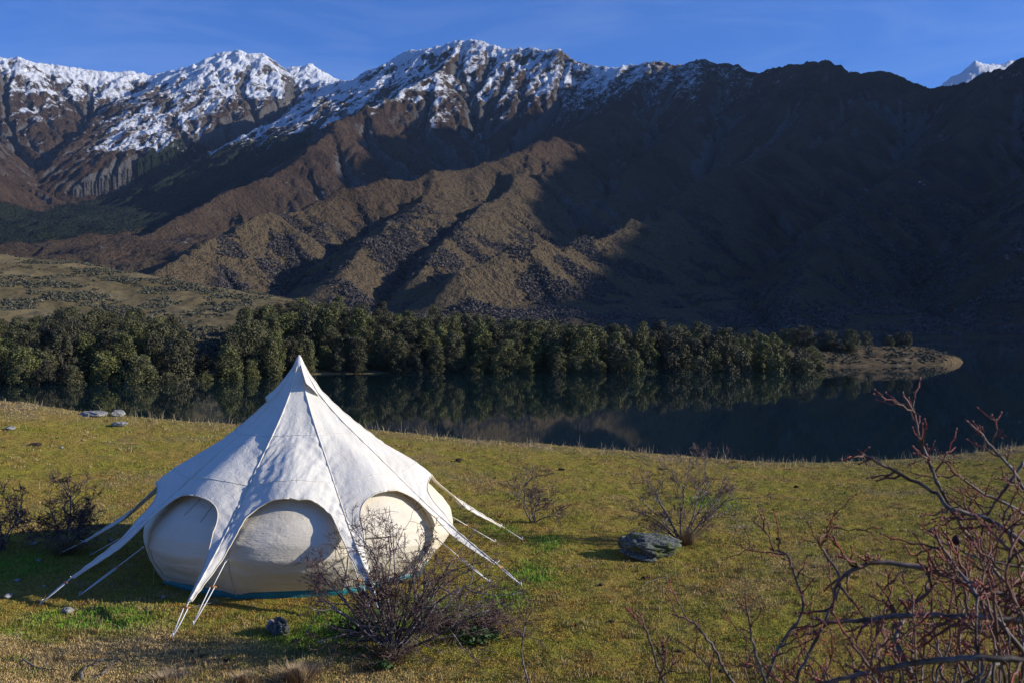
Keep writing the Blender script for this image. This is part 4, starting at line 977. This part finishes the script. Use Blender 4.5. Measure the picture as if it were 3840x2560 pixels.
rock(85, 1292, 16, .12, 8, 26, rk2.mat, 'round tan stone in the tent shadow', sub=3)
rock(35, 1337, 16, .12, 8, 27, rk2.mat, 'grey stone at the left of the tent shadow', sub=3)
rock(98, 1349, 10, .08, 5, 28, rk2.mat, 'tiny pale stone in the tent shadow near the ropes', sub=3)
rock(72, 1253, 20, .15, 9, 29, rk2.mat, 'bluish stone at the foot of the left shrub', sub=3)
rock(252, 1244, 14, .1, 9, 30, rk2.mat, 'small stone in shadow beside the tent wall', sub=3)
rock(10, 1376, 22, .2, 9, 31, rk2.mat, 'half sunk stone at the left edge in shadow', sub=3)
rock(372, 1375, 14, .1, 6, 32, rk2.mat, 'small pale stone under the tent hem', sub=3)
rock(371, 1447+25, 12, .08, 7, 33, rk2.mat, 'pale pebble beside the front guy rope pegs', sub=3) if False else rock(740, 1480, 12, .08, 7, 33, rk2.mat, 'pale pebble on the grass below the angular rock', sub=3)
rock(1180, 2050/2352*1568 if False else 1367, 8, .06, 3, 34, rk2.mat, 'pale fleck of stone beside the bright green tuft', sub=3)
clods = [(215, 1398), (440, 1500), (1003, 1580), (1560, 1500), (1660, 1545), (1325, 1438), (1405, 1430), (1790, 1240), (1380, 1345), (520, 1520), (1115, 1580), (1620, 1190), (1290, 1080), (1830, 1120), (1480, 1330), (460, 1510)]
for i, (a, b) in enumerate(clods):
    if b > 1560: continue
    o = rock(a, b, 13+(i*5) % 8, .07, 6, 50+i, soil.mat, 'dark crumb of soil lying on the turf', 'clod', 'soil_clod', sub=3); o['group'] = 'dark clods scattered on the turf'
def stick(pts, r0, label, seed, mat=barkm, twigs=2):
    r = np.random.default_rng(seed); w = []
    for (a, b) in pts:
        x, y, z = ground_at(a, b); w.append((x, y, z+.02+.02*r.random()))
    w = np.array(w); o0 = w[0].copy(); w = smooth_path(w-o0, 14); mbs = MB(); mbs.tube(w+r.normal(0, .003, w.shape), np.linspace(r0, r0*.4, 14), 6)
    for _ in range(twigs):
        i = r.integers(4, 12); mbs.tube([w[i], w[i]+[r.normal(0, .06), r.normal(0, .06), .05], w[i]+[r.normal(0, .12), r.normal(0, .12), .07]], [r0*.5, r0*.35, r0*.15], 4)
    return tag(mbs.build('stick', mat, None, True, tuple(o0)), label, 'stick')
stick([(52, 1520), (75, 1535), (100, 1540), (138, 1546)], .010, 'dark thin stick lying in the pale grass at the far lower left', 1)
stick([(185, 1565), (190, 1545), (205, 1535), (225, 1530)], .014, 'forked grey driftwood stick in the pale grass', 2, twigs=3)
stick([(205, 1562), (230, 1556), (262, 1530)], .010, 'grey branch lying against the forked driftwood', 3)
stick([(425, 1405), (470, 1392), (500, 1385)], .008, 'thin bleached stick below the tent hem', 4)
stick([(1610, 1200), (1640, 1188), (1670, 1178)], .008, 'bleached fallen twig right of the rounded shrub', 5, twigs=3)
stick([(1665, 1212), (1690, 1214), (1710, 1208)], .008, 'grey fallen twig nearest the green patch right of the shrub', 6, twigs=3)
stick([(1480, 1345), (1510, 1335), (1535, 1330)], .005, 'straw-coloured stick on the turf below the boulder', 7, twigs=0)
stick([(1030, 1395), (1090, 1400), (1150, 1380)], .010, 'long grey dead branch lying behind the twig heap', 8)
# ================================================================ camera, sun, sky
cam = bpy.data.cameras.new('camera'); cam.lens = F/2352*36; cam.sensor_width = 36; cam.shift_y = -(784-HY)/2352
cam.clip_start = .1; cam.clip_end = 30000
co_ = bpy.data.objects.new('camera', cam); COL.objects.link(co_); co_.location = (0, 0, 0); co_.rotation_euler = (math.radians(90), 0, 0)
scene.camera = co_
cam.dof.use_dof = True; cam.dof.focus_distance = 15.5; cam.dof.aperture_fstop = 9
sl = bpy.data.lights.new('sun', 'SUN'); sl.energy = 4.8; sl.angle = math.radians(.5); sl.color = (1, .93, .82)
so = bpy.data.objects.new('sun', sl); COL.objects.link(so)
so.rotation_euler = Vector(-SUN).to_track_quat('-Z', 'Y').to_euler()
w = bpy.data.worlds.new('World'); scene.world = w; w.use_nodes = True; nt = w.node_tree; nt.nodes.clear()
out = nt.nodes.new('ShaderNodeOutputWorld'); bg = nt.nodes.new('ShaderNodeBackground'); sky = nt.nodes.new('ShaderNodeTexSky')
sky.sky_type = 'NISHITA'; sky.sun_disc = False; sky.sun_elevation = SUN_EL; sky.sun_rotation = SUN_AZ
sky.altitude = 1500; sky.air_density = 1.0; sky.dust_density = 1.6; sky.ozone_density = 3.0
bg.inputs[1].default_value = .105
tint = nt.nodes.new('ShaderNodeMix'); tint.data_type = 'RGBA'; tint.blend_type = 'MULTIPLY'; tint.inputs[0].default_value = 1; tint.inputs[7].default_value = (.29, .59, 1.15, 1)
nt.links.new(sky.outputs[0], tint.inputs[6]); tc_ = nt.nodes.new('ShaderNodeTexCoord'); mp_ = nt.nodes.new('ShaderNodeMapping'); mp_.inputs['Scale'].default_value = (1.6, 1.6, 9); mp_.inputs['Rotation'].default_value = (0, .16, 0)
ns_ = nt.nodes.new('ShaderNodeTexNoise'); ns_.inputs['Scale'].default_value = 2.6; ns_.inputs['Detail'].default_value = 6; ns_.inputs['Roughness'].default_value = .6; ns_.inputs['Distortion'].default_value = .6
mr_ = nt.nodes.new('ShaderNodeMapRange'); mr_.inputs[1].default_value = .45; mr_.inputs[2].default_value = .85; mr_.inputs[4].default_value = .2
cl_ = nt.nodes.new('ShaderNodeMix'); cl_.data_type = 'RGBA'; cl_.inputs[7].default_value = (4, 5, 6.5, 1)
nt.links.new(tc_.outputs['Generated'], mp_.inputs[0]); nt.links.new(mp_.outputs[0], ns_.inputs['Vector']); nt.links.new(ns_.outputs[0], mr_.inputs[0]); nt.links.new(mr_.outputs[0], cl_.inputs[0])
nt.links.new(tint.outputs[2], cl_.inputs[6]); nt.links.new(cl_.outputs[2], bg.inputs[0]); nt.links.new(bg.outputs[0], out.inputs[0])
vs = scene.view_settings; vs.view_transform = 'Standard'; vs.look = 'None'; vs.exposure = .5; vs.gamma = 1; vs.use_curve_mapping = False
HAZE = 2.0e-5
# the air between here and the peaks
hz_ = bpy.data.materials.new('pale_air'); hz_.use_nodes = True; t_ = hz_.node_tree; t_.nodes.clear()
o_ = t_.nodes.new('ShaderNodeOutputMaterial'); v_ = t_.nodes.new('ShaderNodeVolumePrincipled'); v_.inputs['Color'].default_value = (.45, .66, 1, 1); v_.inputs['Density'].default_value = HAZE; v_.inputs['Anisotropy'].default_value = .2
t_.links.new(v_.outputs[0], o_.inputs['Volume'])
x0, x1, y0, y1, z0, z1 = -9000., 17000., -400., 8600., -420., 3200.
bxv = [(x, y, z) for x in (x0, x1) for y in (y0, y1) for z in (z0, z1)]
tag(link('haze', mesh_data('haze', bxv, [(0, 1, 3, 2), (4, 6, 7, 5), (0, 4, 5, 1), (2, 3, 7, 6), (0, 2, 6, 4), (1, 5, 7, 3)], None, None, False, [hz_])), 'thin blue haze over the lake and mountains', None, None, 'stuff')
